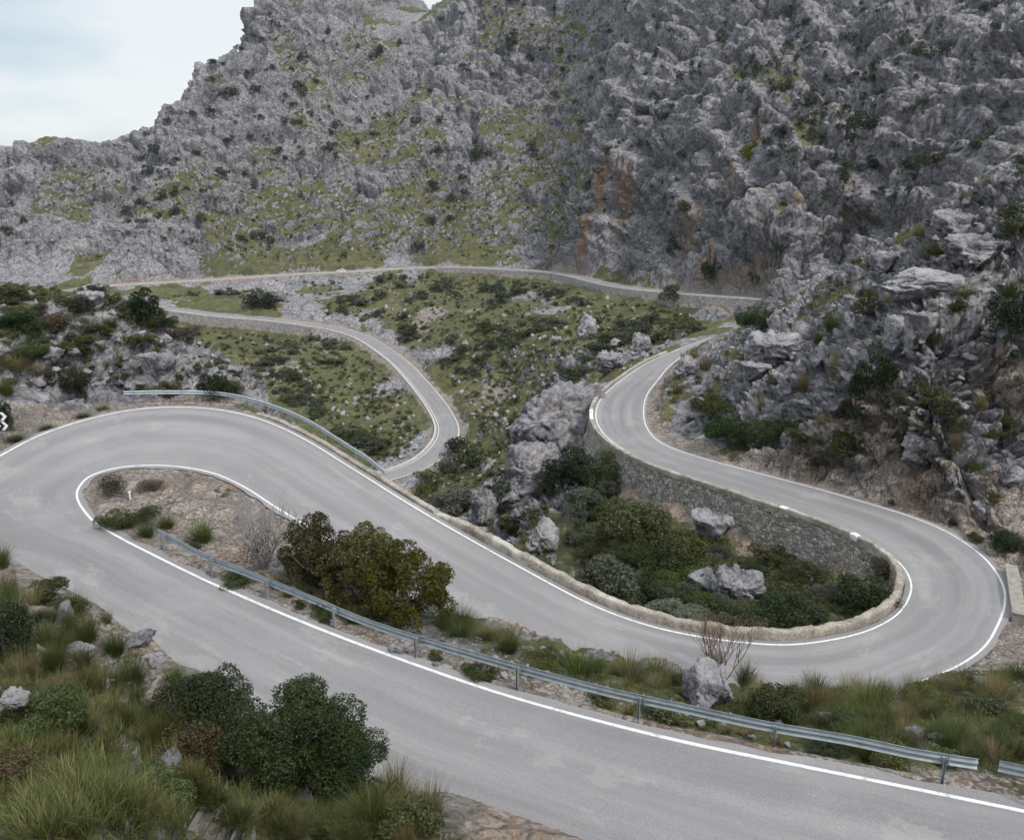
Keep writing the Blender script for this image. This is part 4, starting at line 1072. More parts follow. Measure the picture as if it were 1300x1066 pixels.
def twig_mb(seed, h=1.0, depth=4, spread=.55, r0=.02, trunks=5):
    rd = random.Random(seed); mb = MB()
    def grow(p, d, L, r, lv):
        pts = [p]; q = p
        for _ in range(3):
            d = d + np.array([rd.uniform(-.18, .18), rd.uniform(-.18, .18), rd.uniform(-.05, .15)]); d = d / np.linalg.norm(d)
            q = q + d * L / 3; pts.append(q)
        mb.tube(pts, r, 4 if lv > 2 else 3, r * .6)
        if lv <= 0: return
        for _ in range(rd.choice([2, 3])):
            e = d + np.array([rd.uniform(-spread, spread), rd.uniform(-spread, spread), rd.uniform(-.1, .45)]) ; e = e / np.linalg.norm(e)
            grow(pts[rd.choice([2, 3])], e, L * rd.uniform(.6, .85), r * .6, lv - 1)
    for k in range(trunks):
        a = rd.uniform(0, 6.28); d = np.array([math.cos(a) * .6, math.sin(a) * .6, 1.0]); grow(np.array([0, 0, 0.0]), d / np.linalg.norm(d), h * .42, r0, depth)
    return mb
M['l_dark'] = m_leaf('dark_evergreen_leaves', (.008, .013, .006), (.020, .034, .011), (.046, .064, .022), .15)
M['l_olive'] = m_leaf('bronze_green_leaves', (.025, .026, .009), (.066, .062, .018), (.138, .118, .036), .2, .2)
M['l_green'] = m_leaf('mid_green_leaves', (.022, .031, .011), (.052, .069, .023), (.115, .130, .048), .25)
M['l_grey'] = m_leaf('grey_green_leaves', (.040, .048, .034), (.088, .100, .074), (.150, .160, .125), .2)
M['l_scrub'] = m_leaf('scrub_leaves', (.026, .031, .013), (.058, .066, .026), (.120, .120, .050), .2, .45)
M['l_far'] = m_leaf('distant_scrub_leaves', (.026, .032, .015), (.054, .062, .028), (.105, .106, .050), .15, .4)
M['l_fdk'] = m_leaf('distant_dark_leaves', (.024, .031, .020), (.044, .056, .033), (.078, .090, .052), .15, .35)
M['l_brown'] = m_leaf('brownish_heath_leaves', (.030, .022, .014), (.068, .052, .030), (.115, .092, .055), .2, .3)
M['g_green'] = m_leaf('green_tussock_blades', (.030, .042, .014), (.072, .090, .030), (.165, .165, .070), .3, .3)
M['g_dry'] = m_leaf('dry_tussock_blades', (.075, .070, .030), (.165, .145, .070), (.34, .29, .165), .3, .3)
M['g_mix'] = m_leaf('mixed_grass_blades', (.040, .048, .018), (.105, .108, .045), (.26, .235, .12), .3, .1)
M['l_yellow'] = m_leaf('yellow_green_leaves', (.06, .065, .012), (.13, .135, .022), (.22, .21, .04), .2, .2)
B = {}
B['dark'] = [bush_me('shrub', 11 + k, 42000, .027, M['l_dark'], nl=48, spread=.74, rr_=(.14, .34)) for k in range(2)]
B['olive'] = [bush_me('shrub', 21 + k, 17000, .032, M['l_olive'], nl=64, spread=.80, rr_=(.10, .25), up=1.15, aspect=2.4) for k in range(3)]
B['green'] = [bush_me('shrub', 31 + k, 7000, .046, M['l_green'], nl=26, spread=.74, rr_=(.12, .36)) for k in range(3)]
B['grey'] = [bush_me('shrub', 41 + k, 6500, .044, M['l_grey'], nl=26, aspect=2.6, spread=.74, rr_=(.12, .34)) for k in range(2)]
B['scrub'] = [bush_me('shrub', 51 + k, 2600, .072, M['l_scrub'], nl=20, spread=.76, rr_=(.12, .34)) for k in range(5)]
B['dkmid'] = [bush_me('shrub', 61 + k, 6500, .048, M['l_dark'], nl=28, spread=.76, rr_=(.12, .34)) for k in range(3)]
B['far'] = [bush_me('shrub', 71 + k, 900, .115, M['l_far'], nl=11, spread=.7, rr_=(.16, .4)) for k in range(6)]
B['fardk'] = [bush_me('shrub', 81 + k, 1000, .105, M['l_fdk'], nl=11, spread=.62, rr_=(.2, .42)) for k in range(4)]
B['brown'] = [bush_me('shrub', 91 + k, 3000, .06, M['l_brown'], nl=13, spread=.62) for k in range(2)]
B['yellow'] = [bush_me('shrub', 95, 900, .13, M['l_yellow'], nl=7)]
B['tuss'] = [grass_me('tussock', 101 + k, 560, M['g_green'], wd=.0065, rad=.32, lean=.85) for k in range(4)]
B['tdry'] = [grass_me('tussock', 111 + k, 460, M['g_dry'], wd=.0055, lean=.6, droop=.6, rad=.34) for k in range(3)]
B['tlow'] = [grass_me('tussock', 121 + k, 90, M['g_green'], wd=.032, seg=3) for k in range(3)]
B['tlowd'] = [grass_me('tussock', 125 + k, 90, M['g_dry'], wd=.030, seg=3) for k in range(2)]
cnt = 0
def plant(px, py, wpx, hpx, kind, label, group=None, name=None, cat=None, stem=False, world=None):
    p = place(px, py) if world is None else world
    zc = project(p)[2]; m = zc / FPX
    w_, h_ = wpx * m, hpx * m
    me = random.choice(B[kind]); gr = kind.startswith('t')
    name = name or ('tussock' if gr else 'shrub'); cat = cat or ('grass tussock' if gr else 'shrub')
    sc = (w_ / 1.5, w_ / 1.5, h_) if gr else (w_ / 2, w_ / 2, h_ / 2)
    rz = random.uniform(0, 6.28)
    if stem:
        e = tag(empty(name, tuple(map(float, p)), rz), label, cat, group)
        f = link('foliage', me, e); f.scale = sc; f.location = (0, 0, -.03 * h_)
        t = twig_mb(int(px), h_ * .8, 2, .5, .035 * min(1.5, w_ / 2), 4).build('stem', M['bark'], e)
        t.location = (0, 0, -.15)
        return e
    o = link(name, me, None, (float(p[0]), float(p[1]), float(p[2]) - (.05 if gr else .09) * h_)); o.scale = sc; o.rotation_euler = (0, 0, rz)
    return tag(o, label, cat, group)
# big named shrubs
plant(404, 745, 98, 118, 'olive', 'tall bronze green shrub at the left end of the island clump', stem=True)
plant(458, 764, 130, 126, 'olive', 'bronze green shrub in the middle of the island clump', stem=True)
plant(518, 788, 132, 128, 'olive', 'widest bronze green shrub at the right end of the island clump', stem=True)
plant(272, 945, 165, 125, 'dark', 'tall dark evergreen shrub on the near bank hiding the road edge', stem=True)
plant(350, 985, 210, 122, 'dark', 'broad dark evergreen shrub in the middle of the near bank', stem=True)
plant(428, 1012, 150, 100, 'dark', 'rounded dark shrub at the right end of the near bank clump', stem=True)
plant(255, 990, 100, 80, 'brown', 'low bronze tinted shrub in front of the dark evergreen clump', stem=True)
plant(90, 945, 110, 90, 'green', 'fresh green leafy shrub at the lower left', stem=True)
plant(200, 1030, 120, 70, 'green', 'bright green shrub at the bottom edge left of the dark clump', stem=True)
plant(15, 850, 90, 110, 'dkmid', 'dark shrub at the left edge above the stony bank', stem=True)
plant(20, 1010, 110, 60, 'brown', 'low brown heath shrub in the lower left corner')
plant(60, 762, 70, 40, 'scrub', 'low olive shrub on top of the left bank')
plant(95, 785, 50, 42, 'green', 'small dark green shrub on the lip of the left bank')
plant(70, 900, 50, 40, 'scrub', 'small grey green shrub beside the pale flat rock')
plant(985, 915, 84, 60, 'green', 'dense green shrub right of the big cracked rock', stem=True)
plant(148, 630, 46, 34, 'brown', 'brown green shrub at the rounded tip of the island')
plant(190, 622, 40, 16, 'brown', 'flat brown shrub on the island behind the tip shrub')
plant(150, 668, 56, 32, 'green', 'dark green shrub on the near edge of the island tip')
plant(184, 664, 50, 28, 'green', 'bright green low shrub between the island tip and the rail end')
plant(245, 697, 22, 14, 'grey', 'small grey cushion plant under the start of the near rail')
plant(300, 741, 50, 20, 'green', 'dark low shrub under the near rail by the first posts')
plant(412, 787, 34, 34, 'green', 'leafy green shrub in front of the near rail')
plant(380, 772, 22, 20, 'scrub', 'small olive shrub in front of the rail left of the leafy one')
plant(555, 838, 30, 20, 'scrub', 'small dark shrub under the rail left of the second post')
plant(612, 857, 56, 26, 'green', 'low spreading shrub under the near rail beside the third post')
plant(845, 912, 80, 30, 'scrub', 'dark scrub growing under the near rail below the big rock')
plant(770, 890, 46, 20, 'scrub', 'low dark scrub under the near rail left of the big rock')
plant(1050, 955, 66, 26, 'dkmid', 'dark green shrub hanging under the near rail at right')
plant(1125, 966, 70, 40, 'green', 'leafy shrub poking over the near rail at lower right')
plant(1200, 968, 60, 26, 'scrub', 'low shrub behind the end of the near rail')
# twiggy shrubs
p = place(336, 722); e = tag(empty('twiggy_shrub', tuple(map(float, p))), 'grey leafless twiggy shrub left of the bronze island clump', 'shrub')
twig_mb(3, 2.9, 5, .6, .034, 12).build('twigs', m_simple('grey_twig', (.30, .28, .285), .9, 0, .3, 8, .15), e); f = link('leaves', B['grey'][0], e); f.scale = (1.05, 1.05, 1.25)
me_s = bush_me('leaves', 200, 1500, .05, M['l_grey'], nl=8); f.data = me_s
p = place(918, 868); e = tag(empty('bare_shrub', tuple(map(float, p))), 'bare reddish twiggy shrub growing behind the big cracked rock', 'shrub')
twig_mb(8, 3.0, 5, .55, .04, 7).build('twigs', M['twig'], e)
# gully
for a in [(728, 630, 84, 90, 'dkmid', 'tall dark shrub at the head of the gully below the outcrop'), (770, 615, 70, 60, 'green', 'green shrub against the foot of the upper right wall'),
          (738, 655, 62, 60, 'grey', 'grey green olive like shrub in front of the dark gully shrub'), (800, 690, 110, 90, 'green', 'broad olive green shrub in the middle of the upper gully'),
          (765, 760, 104, 90, 'grey', 'rounded grey green shrub behind the middle parapet'), (850, 730, 96, 70, 'green', 'dark green shrub in the centre of the gully'),
          (826, 770, 80, 46, 'dkmid', 'dark shrub to the right of the rounded grey green one'), 
          (895, 700, 60, 30, 'scrub', 'brownish scrub in front of the wall left of the pale boulder'), (985, 712, 70, 34, 'scrub', 'olive scrub against the middle of the stone wall'), (1030, 742, 70, 44, 'green', 'yellow green shrub below the tall stone wall'),
          (1085, 778, 110, 66, 'dkmid', 'large dark shrub filling the inside of the right bend'), (1010, 785, 90, 46, 'dkmid', 'dark shrub right of the lumpy gully boulder'),
          (860, 793, 96, 30, 'grey', 'low pale grey scrub along the middle parapet'), (575, 655, 84, 54, 'grey', 'olive grey shrub just over the middle parapet at left'),
          (545, 628, 40, 30, 'scrub', 'small shrub beside the end of the curved rail'), (870, 700, 60, 40, 'scrub', 'brownish scrub between the boulders of the gully'),
          (955, 790, 70, 30, 'green', 'low green scrub under the lumpy gully boulder'), (1110, 735, 40, 36, 'brown', 'brown scrub on the earth below the wall end'),
          (690, 675, 30, 30, 'scrub', 'small shrub clinging to the ravine rocks'), ]:
    plant(*a)
# right hillside
for a in [(1105, 510, 66, 90, 'dkmid', 'big dark bush in the middle of the right hillside'), (1085, 535, 40, 40, 'dkmid', 'dark bush at the lower left of the big hillside bush'),
          (925, 560, 80, 60, 'dkmid', 'large dark bush above the upper right bend'), (965, 565, 70, 46, 'green', 'rounded grey green bush right of the large dark one'), (905, 535, 70, 56, 'green', 'green bush on the slope above the upper right bend'),
          (960, 420, 66, 44, 'dkmid', 'dark bush on the spur below the end of the far road'), (1278, 425, 80, 80, 'dkmid', 'large dark bush at the right edge of the hillside'),
          (1285, 310, 60, 60, 'scrub', 'olive bush near the crest at the right edge'), (1235, 345, 40, 26, 'scrub', 'small bush on the ledge below the crest'),
          (1068, 585, 60, 50, 'scrub', 'dark straggly bush beside the pinkish crag'), (1190, 520, 50, 36, 'scrub', 'bush between the tall pillar and the massive crag'),
          (1125, 575, 28, 40, 'scrub', 'narrow bush in a cleft above the ledges'), (1272, 698, 44, 40, 'dkmid', 'round dark bush on the gravel beside the right bend'), (1236, 688, 26, 18, 'green', 'small green cushion bush at the road edge on the right'),
          (1207, 668, 16, 14, 'scrub', 'tiny olive plant at the road edge left of the cushion bush'), (1250, 598, 24, 20, 'green', 'small green bush under the ledge block'), (1262, 640, 26, 24, 'scrub', 'small bush in the red earth'),
          (1105, 400, 46, 40, 'scrub', 'bush above the slanting pale boulder'), (1215, 400, 40, 30, 'scrub', 'bush right of the perched boulder'), (1130, 642, 12, 12, 'green', 'tiny plant on the verge of the right cutting'),
          (955, 205, 26, 34, 'yellow', 'yellow green bush on the far cliff'), (1035, 595, 30, 20, 'scrub', 'low bush over the cut bank'), (1010, 560, 30, 24, 'green', 'small green bush above the road cutting')]:
    plant(*a)
for (px, py, w_, h_, dry) in [(895, 470, 26, 22, 1), (860, 500, 22, 20, 1), (880, 455, 22, 16, 1), (1075, 235, 18, 14, 1), (1055, 480, 26, 40, 1), (1020, 500, 26, 30, 1), (1120, 390, 20, 20, 1), (1040, 440, 30, 24, 0), (1000, 440, 30, 20, 0), (1180, 440, 20, 20, 1), (1245, 520, 22, 26, 1), (1215, 570, 26, 34, 1),
                     (1150, 545, 30, 26, 0), (1250, 240, 30, 20, 1), (1225, 260, 24, 18, 0), (1165, 300, 24, 18, 1), (1100, 340, 26, 16, 0), (1280, 375, 40, 30, 0), (1180, 330, 40, 24, 0), (1225, 375, 30, 20, 1), (960, 520, 22, 22, 1), (1040, 540, 20, 20, 1), (1060, 420, 28, 30, 0)]:
    plant(px, py, w_, h_, 'tdry' if dry else 'tuss', 'straw coloured grass tussock on the right hillside' if dry else 'green grass tussock on the right hillside', 'tussocks on the right hillside')
for a in [(580, 574, 44, 30, 'fardk', 'dark bush hiding the right edge of the lowest far bend'), (600, 592, 56, 40, 'far', 'broad olive bush below the lowest far bend'), (566, 596, 44, 26, 'fardk', 'dark bush covering the road end at the lowest far bend'), (540, 612, 40, 22, 'far', 'low olive bush beside the end of the lowest far road'), (908, 355, 42, 44, 'fardk', 'dark bush standing over the far road below the right cliff'), (958, 360, 28, 34, 'fardk', 'dark bush between pale cliffs right of the one over the far road'), (985, 330, 36, 22, 'fardk', 'dark bush on the grassy shelf of the right cliff'),
          (880, 270, 26, 20, 'fardk', 'dark bush in a cleft of the orange stained cliff'), (1022, 140, 34, 30, 'fardk', 'round dark bush high on the right cliff'), (610, 205, 34, 34, 'fardk', 'large dark bush alone in the middle of the mountain slope'),
          (645, 65, 20, 26, 'fardk', 'tall dark bush near the top of the middle ridge'), (1130, 170, 44, 34, 'fardk', 'wide dark bush under the upper right crag'), (850, 385, 40, 26, 'fardk', 'dark bush right under the far road where it dips'),
          (635, 385, 40, 30, 'fardk', 'large dark bush in the middle of the upper valley'), (330, 388, 44, 34, 'fardk', 'large dark bush beside the slab between the far roads')]:
    plant(*a)
for a in [(500, 1010, 60, 50, 'tdry', 'straw grass clump at the right foot of the dark near clump'), (545, 1030, 60, 50, 'tdry', 'straw grass clump at the bottom edge beside the road'), (470, 1045, 80, 60, 'tuss', 'green grass clump at the bottom edge under the dark clump'), (520, 1055, 90, 50, 'scrub', 'low scrub at the bottom edge beside the nearest road')]:
    plant(*a)
# left outcrop
p = place(190, 412)
e = tag(empty('tree', tuple(map(float, p))), 'dark round tree on the crest of the left outcrop', 'tree')
mz = project(p)[2] / FPX
q = MB(); q.tube([(0, 0, -.6), (.1, 0, .6), (.3, .1, 1.6), (.2, 0, 2.6)], .16, 7, .07); q.tube([(.2, 0, 1.2), (-.6, .2, 2.3), (-1.0, .1, 3.0)], .08, 5, .03); q.tube([(.25, 0, 1.2), (1.0, -.2, 2.2), (1.4, 0, 2.8)], .07, 5, .03)
q.build('trunk', M['bark'], e, True)
f = link('crown', bush_me('crown', 300, 6500, .062, M['l_dark'], nl=16, spread=.62, rr_=(.22, .40)), e); f.scale = (28 * mz, 28 * mz, 24 * mz); f.location = (0, 0, .5)
for a in [(22, 420, 84, 38, 'dkmid', 'wide dark bush at the left edge above the rock face'), (70, 420, 66, 30, 'brown', 'brown green bush right of the wide dark one'), (105, 438, 50, 26, 'green', 'grey green bush above the left crag'),
          (96, 500, 40, 56, 'green', 'bright green bush hanging down the left rock face'), (100, 395, 56, 26, 'scrub', 'low bush on the left skyline'), (10, 380, 60, 30, 'scrub', 'low olive bush at the far left skyline'),
          (125, 390, 24, 16, 'brown', 'small brown bush left of the dark tree'), (180, 440, 50, 22, 'scrub', 'low bush under the dark tree'), (235, 428, 50, 18, 'brown', 'straggly reddish green bush right of the tree'),
          (275, 505, 50, 52, 'dkmid', 'dark pointed bush behind the curved guardrail'), (215, 502, 50, 26, 'scrub', 'scrub at the foot of the pale triangular slab'), (182, 498, 24, 16, 'dkmid', 'dark bush left of the pale triangular slab'),
          (300, 500, 30, 26, 'scrub', 'small scrub right of the dark pointed bush'), (5, 545, 34, 60, 'dkmid', 'dark bush behind the chevron sign'), (40, 455, 60, 30, 'green', 'green bush on the slope over the rock face'),
          (200, 418, 36, 20, 'dkmid', 'dark undergrowth bush beneath the tree'), (85, 455, 36, 22, 'scrub', 'olive bush left of the hanging green bush'), (340, 390, 36, 26, 'fardk', 'dark bush between the two far roads at left'),
          (125, 372, 30, 18, 'dkmid', 'round dark bush beside the far road bend'), (205, 405, 24, 18, 'scrub', 'small bush under the start of the lower far road')]:
    plant(*a)
for a in [(1180, 900, 70, 36, 'green', 'leafy green shrub in the middle of the right verge'), (1070, 925, 60, 34, 'green', 'leafy green shrub between the rail and the spiky tussock'), (1250, 905, 70, 34, 'scrub', 'olive shrub at the right end of the verge'), (690, 842, 60, 24, 'green', 'low green shrub along the middle road edge'),
          (865, 868, 30, 20, 'scrub', 'small olive shrub at the road side behind the pointed rock'), (1290, 930, 60, 30, 'green', 'green shrub at the right edge of the verge')]:
    plant(*a)
for (px, py, w_, h_) in [(20, 470, 40, 26), (45, 440, 40, 24), (50, 480, 30, 24), (140, 415, 26, 16), (10, 500, 30, 30), (115, 425, 26, 18), (160, 405, 24, 14), (30, 405, 36, 18), (130, 520, 26, 8), (60, 545, 24, 8), (105, 530, 24, 8), (20, 560, 30, 12)]:
    plant(px, py, w_, h_, random.choice(['tuss', 'tdry']), 'grass tussock on the slope above the left bend', 'tussocks above the left bend')
# island and verge tussocks
for (px, py, w_, h_, k, lab) in [(256, 688, 44, 38, 'tuss', 'round green tussock in the middle of the gravel island'), (186, 681, 34, 26, 'tuss', 'bright tussock at the near edge of the island tip'), (212, 670, 30, 24, 'tuss', 'tussock just behind the start of the near rail'),
                             (0, 720, 40, 44, 'tuss', 'tussock at the left edge on top of the bank'), (118, 820, 44, 46, 'tuss', 'bright tussock in the middle of the stony bank'), (152, 832, 40, 40, 'tuss', 'tussock right of the bright bank tussock'),
                             (137, 790, 22, 20, 'tdry', 'small yellow tussock by the road on the stony bank'), (98, 775, 34, 30, 'tuss', 'tussock on the lip of the left bank'), (1105, 908, 70, 50, 'tuss', 'spiky green tussock with broad blades in the middle of the verge'),
                             (945, 868, 38, 36, 'tuss', 'tussock right of the bare twiggy shrub'), (905, 845, 30, 24, 'tdry', 'yellow tussock left of the bare twiggy shrub'), (1030, 905, 50, 56, 'tdry', 'tall yellow green tussock right of the dense green shrub'),
                             (735, 858, 62, 36, 'tuss', 'large arching tussock beside the middle road'), (578, 800, 54, 40, 'tuss', 'arching tussock at the foot of the bronze clump'), (800, 862, 60, 42, 'tdry', 'yellow tussock right of the large arching one')]:
    plant(px, py, w_, h_, k, lab)
rz = random.Random(4)
def line_scatter(pts, n, w0, w1, hf, kinds, label, group, jy=8):
    s = path_s(np.array([[a, b, 0] for a, b in pts], float))
    for _ in range(n):
        t = rz.uniform(0, s[-1]); px = np.interp(t, s, [a for a, b in pts]); py = np.interp(t, s, [b for a, b in pts]) + rz.uniform(-jy, jy)
        p, rd = place_rd(px, py)
        if rd < .75: continue
        w_ = rz.uniform(w0, w1); k = rz.choice(kinds)
        nm = 'green' if k[-1] not in 'yw' and not k.startswith('td') else 'straw coloured'
        plant(px, py, w_, w_ * hf * rz.uniform(.7, 1.2), k, (nm + ' ' if k.startswith('t') else '') + label, group, world=p)
def hit_ij(px, py):
    t = (py - 487.5) / FPX; u = (px - 650) / FPX; a = math.atan2(u, CP - t * SP)
    j = int(np.clip(np.searchsorted(az, a), 1, NA - 1)); i = min(int(np.searchsorted(-cmin1[:, j], -py)), NR - 1)
    return i, j
def place_rd(px, py):
    i, j = hit_ij(px, py); return P1[i, j], RDIST[i, j]
line_scatter([(560, 795), (650, 822), (720, 842), (800, 862), (860, 872)], 34, 20, 42, .7, ['tuss', 'tuss', 'tdry', 'tuss'], 'grass tussock along the island edge of the middle road', 'tussocks along the middle road', 7)
line_scatter([(960, 890), (1040, 905), (1120, 905), (1200, 890), (1290, 880)], 62, 22, 46, .7, ['tuss', 'tuss', 'tdry', 'tdry'], 'grass tussock on the verge inside the right bend', 'tussocks on the verge inside the right bend', 20)
line_scatter([(1080, 945), (1160, 950), (1290, 945)], 34, 26, 50, .7, ['tuss', 'tdry', 'tuss'], 'grass tussock behind the near rail at lower right', 'tussocks behind the near rail', 18)
line_scatter([(330, 745), (420, 775), (470, 790)], 16, 18, 34, .7, ['tuss', 'tdry'], 'grass tussock behind the near rail below the bronze clump', 'tussocks below the bronze clump', 9)
line_scatter([(240, 735), (340, 775), (520, 835), (660, 872), (800, 905), (1000, 945)], 26, 14, 26, .5, ['tlow', 'tlowd', 'tlow'], 'low grass tuft on the verge below the near rail', 'tufts below the near rail', 5)
line_scatter([(0, 760), (60, 800), (130, 850)], 22, 24, 44, .8, ['tuss', 'tdry', 'tuss'], 'grass tussock on the stony bank at lower left', 'tussocks on the lower left bank', 22)
line_scatter([(0, 860), (120, 900), (230, 900)], 34, 28, 54, .9, ['tuss', 'tdry', 'tuss'], 'long grass tussock on the steep bank at lower left', 'long grass on the lower left bank', 40)
line_scatter([(0, 980), (200, 1000), (520, 1050)], 64, 26, 50, .65, ['tuss', 'tdry', 'tuss'], 'long straw grass tussock at the bottom edge', 'long grass along the bottom edge', 36)
line_scatter([(940, 601), (1060, 636), (1160, 662), (1230, 700), (1275, 740)], 22, 9, 16, .7, ['tlow', 'tlowd'], 'small grass tuft at the foot of the right cutting', 'tufts at the foot of the right cutting', 3)

# scattered scrub: many alike
def inpoly(x, y, P):
    c = False; n = len(P)
    for i in range(n):
        (x1, y1), (x2, y2) = P[i], P[(i + 1) % n]
        if (y1 > y) != (y2 > y) and x < (x2 - x1) * (y - y1) / (y2 - y1) + x1: c = not c
    return c
def scatter(poly, n, kinds, wm, hm, label, group, minveg=0.0, rmin=2.0, far_road=3.5, sep=0.0, yb=None, clus=0):
    xs = [a for a, b in poly]; ys = [b for a, b in poly]; k = 0; tries = 0; got = []
    while k < n and tries < n * 60:
        tries += 1
        px, py = rz.uniform(min(xs), max(xs)), rz.uniform(min(ys), max(ys))
        if not inpoly(px, py, poly): continue
        i, j = hit_ij(px, py); p = P1[i, j]
        w_ = wm[0] + (wm[1] - wm[0]) * rz.random() ** 1.8 * 1.25
        if clus and vnoise(np.array(p, np.float32)[None], clus, 77)[0] + .35 * (vnoise(np.array(p, np.float32)[None], clus * .3, 78)[0] - .5) < .52 and rz.random() > .06: continue
        if RDIST[i, j] < (rmin if near_road[i, j] else far_road) + w_ * .45: continue
        if yb and not (yb[0] < p[1] < yb[1]): continue
        if vegf[i, j] < minveg and rz.random() > .12: continue
        if sep and any((p[0] - g[0]) ** 2 + (p[1] - g[1]) ** 2 < (sep * w_) ** 2 for g in got): continue
        got.append(p); h_ = w_ * rz.uniform(*hm); kd = rz.choice(kinds); m = project(p)[2] / FPX
        SQ.append((w_ / m, px, py, h_ / m, kd, label, group, p)); k += 1
    return k
SQ = []
VAL = [(210, 378), (330, 356), (440, 352), (560, 346), (700, 352), (860, 385), (900, 405), (870, 432), (790, 470), (740, 475), (680, 550), (620, 560), (590, 545), (560, 480), (480, 425), (330, 402), (300, 375)]
VLO = [(205, 425), (215, 405), (300, 418), (420, 428), (470, 445), (520, 490), (548, 540), (540, 580), (500, 598), (440, 560), (380, 520), (330, 490), (300, 450), (240, 440)]
RAV = [(560, 570), (620, 560), (680, 560), (700, 620), (690, 690), (640, 690), (590, 650), (540, 620), (560, 595)]
scatter(VAL, 260, ['far', 'fardk', 'far', 'scrub'], (2.2, 8.0), (.34, .6), 'dark rounded scrub bush in the valley between the far roads and the bends', 'scrub bushes in the valley', .2, sep=.22, clus=22)
scatter(VLO, 140, ['far', 'fardk', 'far', 'scrub'], (2.2, 7.5), (.34, .6), 'dark rounded scrub bush on the slope left of the lower far road', 'scrub bushes left of the lower far road', .2, sep=.22, clus=22)
scatter(RAV, 42, ['scrub', 'scrub', 'grey', 'dkmid'], (1.4, 3.6), (.5, .8), 'scrub bush on the rocky ravine side under the outcrop', 'scrub bushes on the ravine side')
MNA = [(0, 200), (190, 170), (260, 90), (330, 10), (530, 40), (600, 5), (790, 5), (790, 335), (560, 328), (300, 340), (0, 330)]
MNB = [(790, 5), (1300, 5), (1300, 190), (1160, 270), (1000, 360), (790, 335)]
scatter(MNA, 240, ['far', 'fardk', 'far'], (2.0, 8.5), (.45, .85), 'dark shrub dotted on the grassy rocky mountainside', 'dark shrubs on the left mountainside', .0, 2, 6, sep=.45, clus=38)
scatter(MNB, 150, ['far', 'fardk', 'fardk'], (2.2, 6.0), (.7, 1.2), 'dark shrub clinging to the grey cliff on the right', 'dark shrubs on the right cliff', .0, 2, 6, sep=.45, clus=24)
RH = [(840, 500), (900, 445), (985, 380), (1090, 325), (1180, 275), (1300, 200), (1300, 560), (1180, 600), (1000, 570), (880, 545)]
scatter(RH, 70, ['scrub', 'scrub', 'green', 'green', 'grey'], (.8, 2.4), (.5, .8), 'small scrub bush on the right hillside', 'scrub bushes on the right hillside', .0, .8, yb=(40, 150))
LO = [(0, 365), (150, 375), (300, 455), (310, 500), (200, 495), (100, 490), (0, 500)]
scatter(LO, 24, ['scrub', 'scrub', 'green', 'brown'], (.8, 2.2), (.5, .8), 'small scrub bush on the left outcrop', 'scrub bushes on the left outcrop', .0, .8, yb=(40, 100))
GU = [(720, 680), (750, 610), (840, 680), (960, 725), (1100, 765), (1090, 780), (960, 800), (850, 790), (760, 760)]
scatter(GU, 135, ['green', 'scrub', 'green', 'dkmid', 'grey', 'green'], (1.2, 2.8), (.5, .8), 'scrub bush filling the gully behind the parapet', 'scrub bushes in the gully', .0, 1.0, yb=(30, 110))

SQ.sort(key=lambda q: -q[0])
for w_, px, py, h_, kd, label, group, p in SQ[:195]: plant(px, py, w_, h_, kd, label, group, world=p)
REST = SQ[195:]
# masses nobody could count: low undergrowth, grass, loose gravel
def merge(name, protos, pts, scales, mat, label, kind='stuff', attr='leaf'):
    Vs, Fs, Cs = [], [], []; b = 0
    for p, s in zip(pts, scales):
        V_, F_, c_ = protos[rz.randrange(len(protos))]; a = rz.uniform(0, 6.28); ca, sa = math.cos(a), math.sin(a)
        v = V_ * np.array(s); v = np.stack([v[:, 0] * ca - v[:, 1] * sa, v[:, 0] * sa + v[:, 1] * ca, v[:, 2]], 1) + p
        Vs.append(v); Fs.append(F_ + b); Cs.append(c_); b += len(v)
    me = mesh_np(name, np.concatenate(Vs), np.concatenate(Fs), mat, False, None, {attr: np.concatenate(Cs)})
    return tag(link(name, me), label, None, None, kind)
def sample(poly, n, minveg, rmin, frm, yb=None):
    xs = [a for a, b in poly]; ys = [b for a, b in poly]; out = []
    for _ in range(n * 6):
        if len(out) >= n: break
        px, py = rz.uniform(min(xs), max(xs)), rz.uniform(min(ys), max(ys))
        if not inpoly(px, py, poly): continue
        i, j = hit_ij(px, py)
        if RDIST[i, j] < (rmin if near_road[i, j] else frm): continue
        if vegf[i, j] < minveg and rz.random() > .15: continue
        if yb and not (yb[0] < P1[i, j][1] < yb[1]): continue
        out.append(P1[i, j])
    return out
pr = [leaf_bush(400 + k, 70, .34, nl=4) for k in range(5)]
pts = sample(VAL, 1000, .3, 2, 4.5) + sample(VLO, 520, .3, 2, 4.5) + sample(RAV, 200, .1, 1.5, 4) + sample(MNA, 1200, .45, 2, 7) + sample(MNB, 260, .4, 2, 7)
merge('undergrowth', pr, pts, [(lambda s: (s, s, s * rz.uniform(.4, .7)))(rz.uniform(.5, 1.3) * (.5 + .5 * min(1, p[1] / 200))) for p in pts], M['l_scrub'], 'low scrub carpet on the far slopes')
pr = [leaf_bush(440 + k, 330, .17, nl=9, spread=.66, rr_=(.18, .42)) for k in range(6)]
for nm, lab, sel in (('scrub', 'many small dark shrubs dotted over the mountainside and cliffs', [q for q in REST if 'mountainside' in q[5] or 'cliff' in q[5]]), ('scrub', 'smaller scrub bushes filling the gaps of the valley and slopes', [q for q in REST if not ('mountainside' in q[5] or 'cliff' in q[5])])):
    ms_ = [project(q[7])[2] / FPX for q in sel]
    merge(nm, pr, [q[7] - np.array([0, 0, .1 * q[3] * m]) for q, m in zip(sel, ms_)], [(q[0] * m / 2, q[0] * m / 2, q[3] * m / 2) for q, m in zip(sel, ms_)], M['l_fdk'], lab)
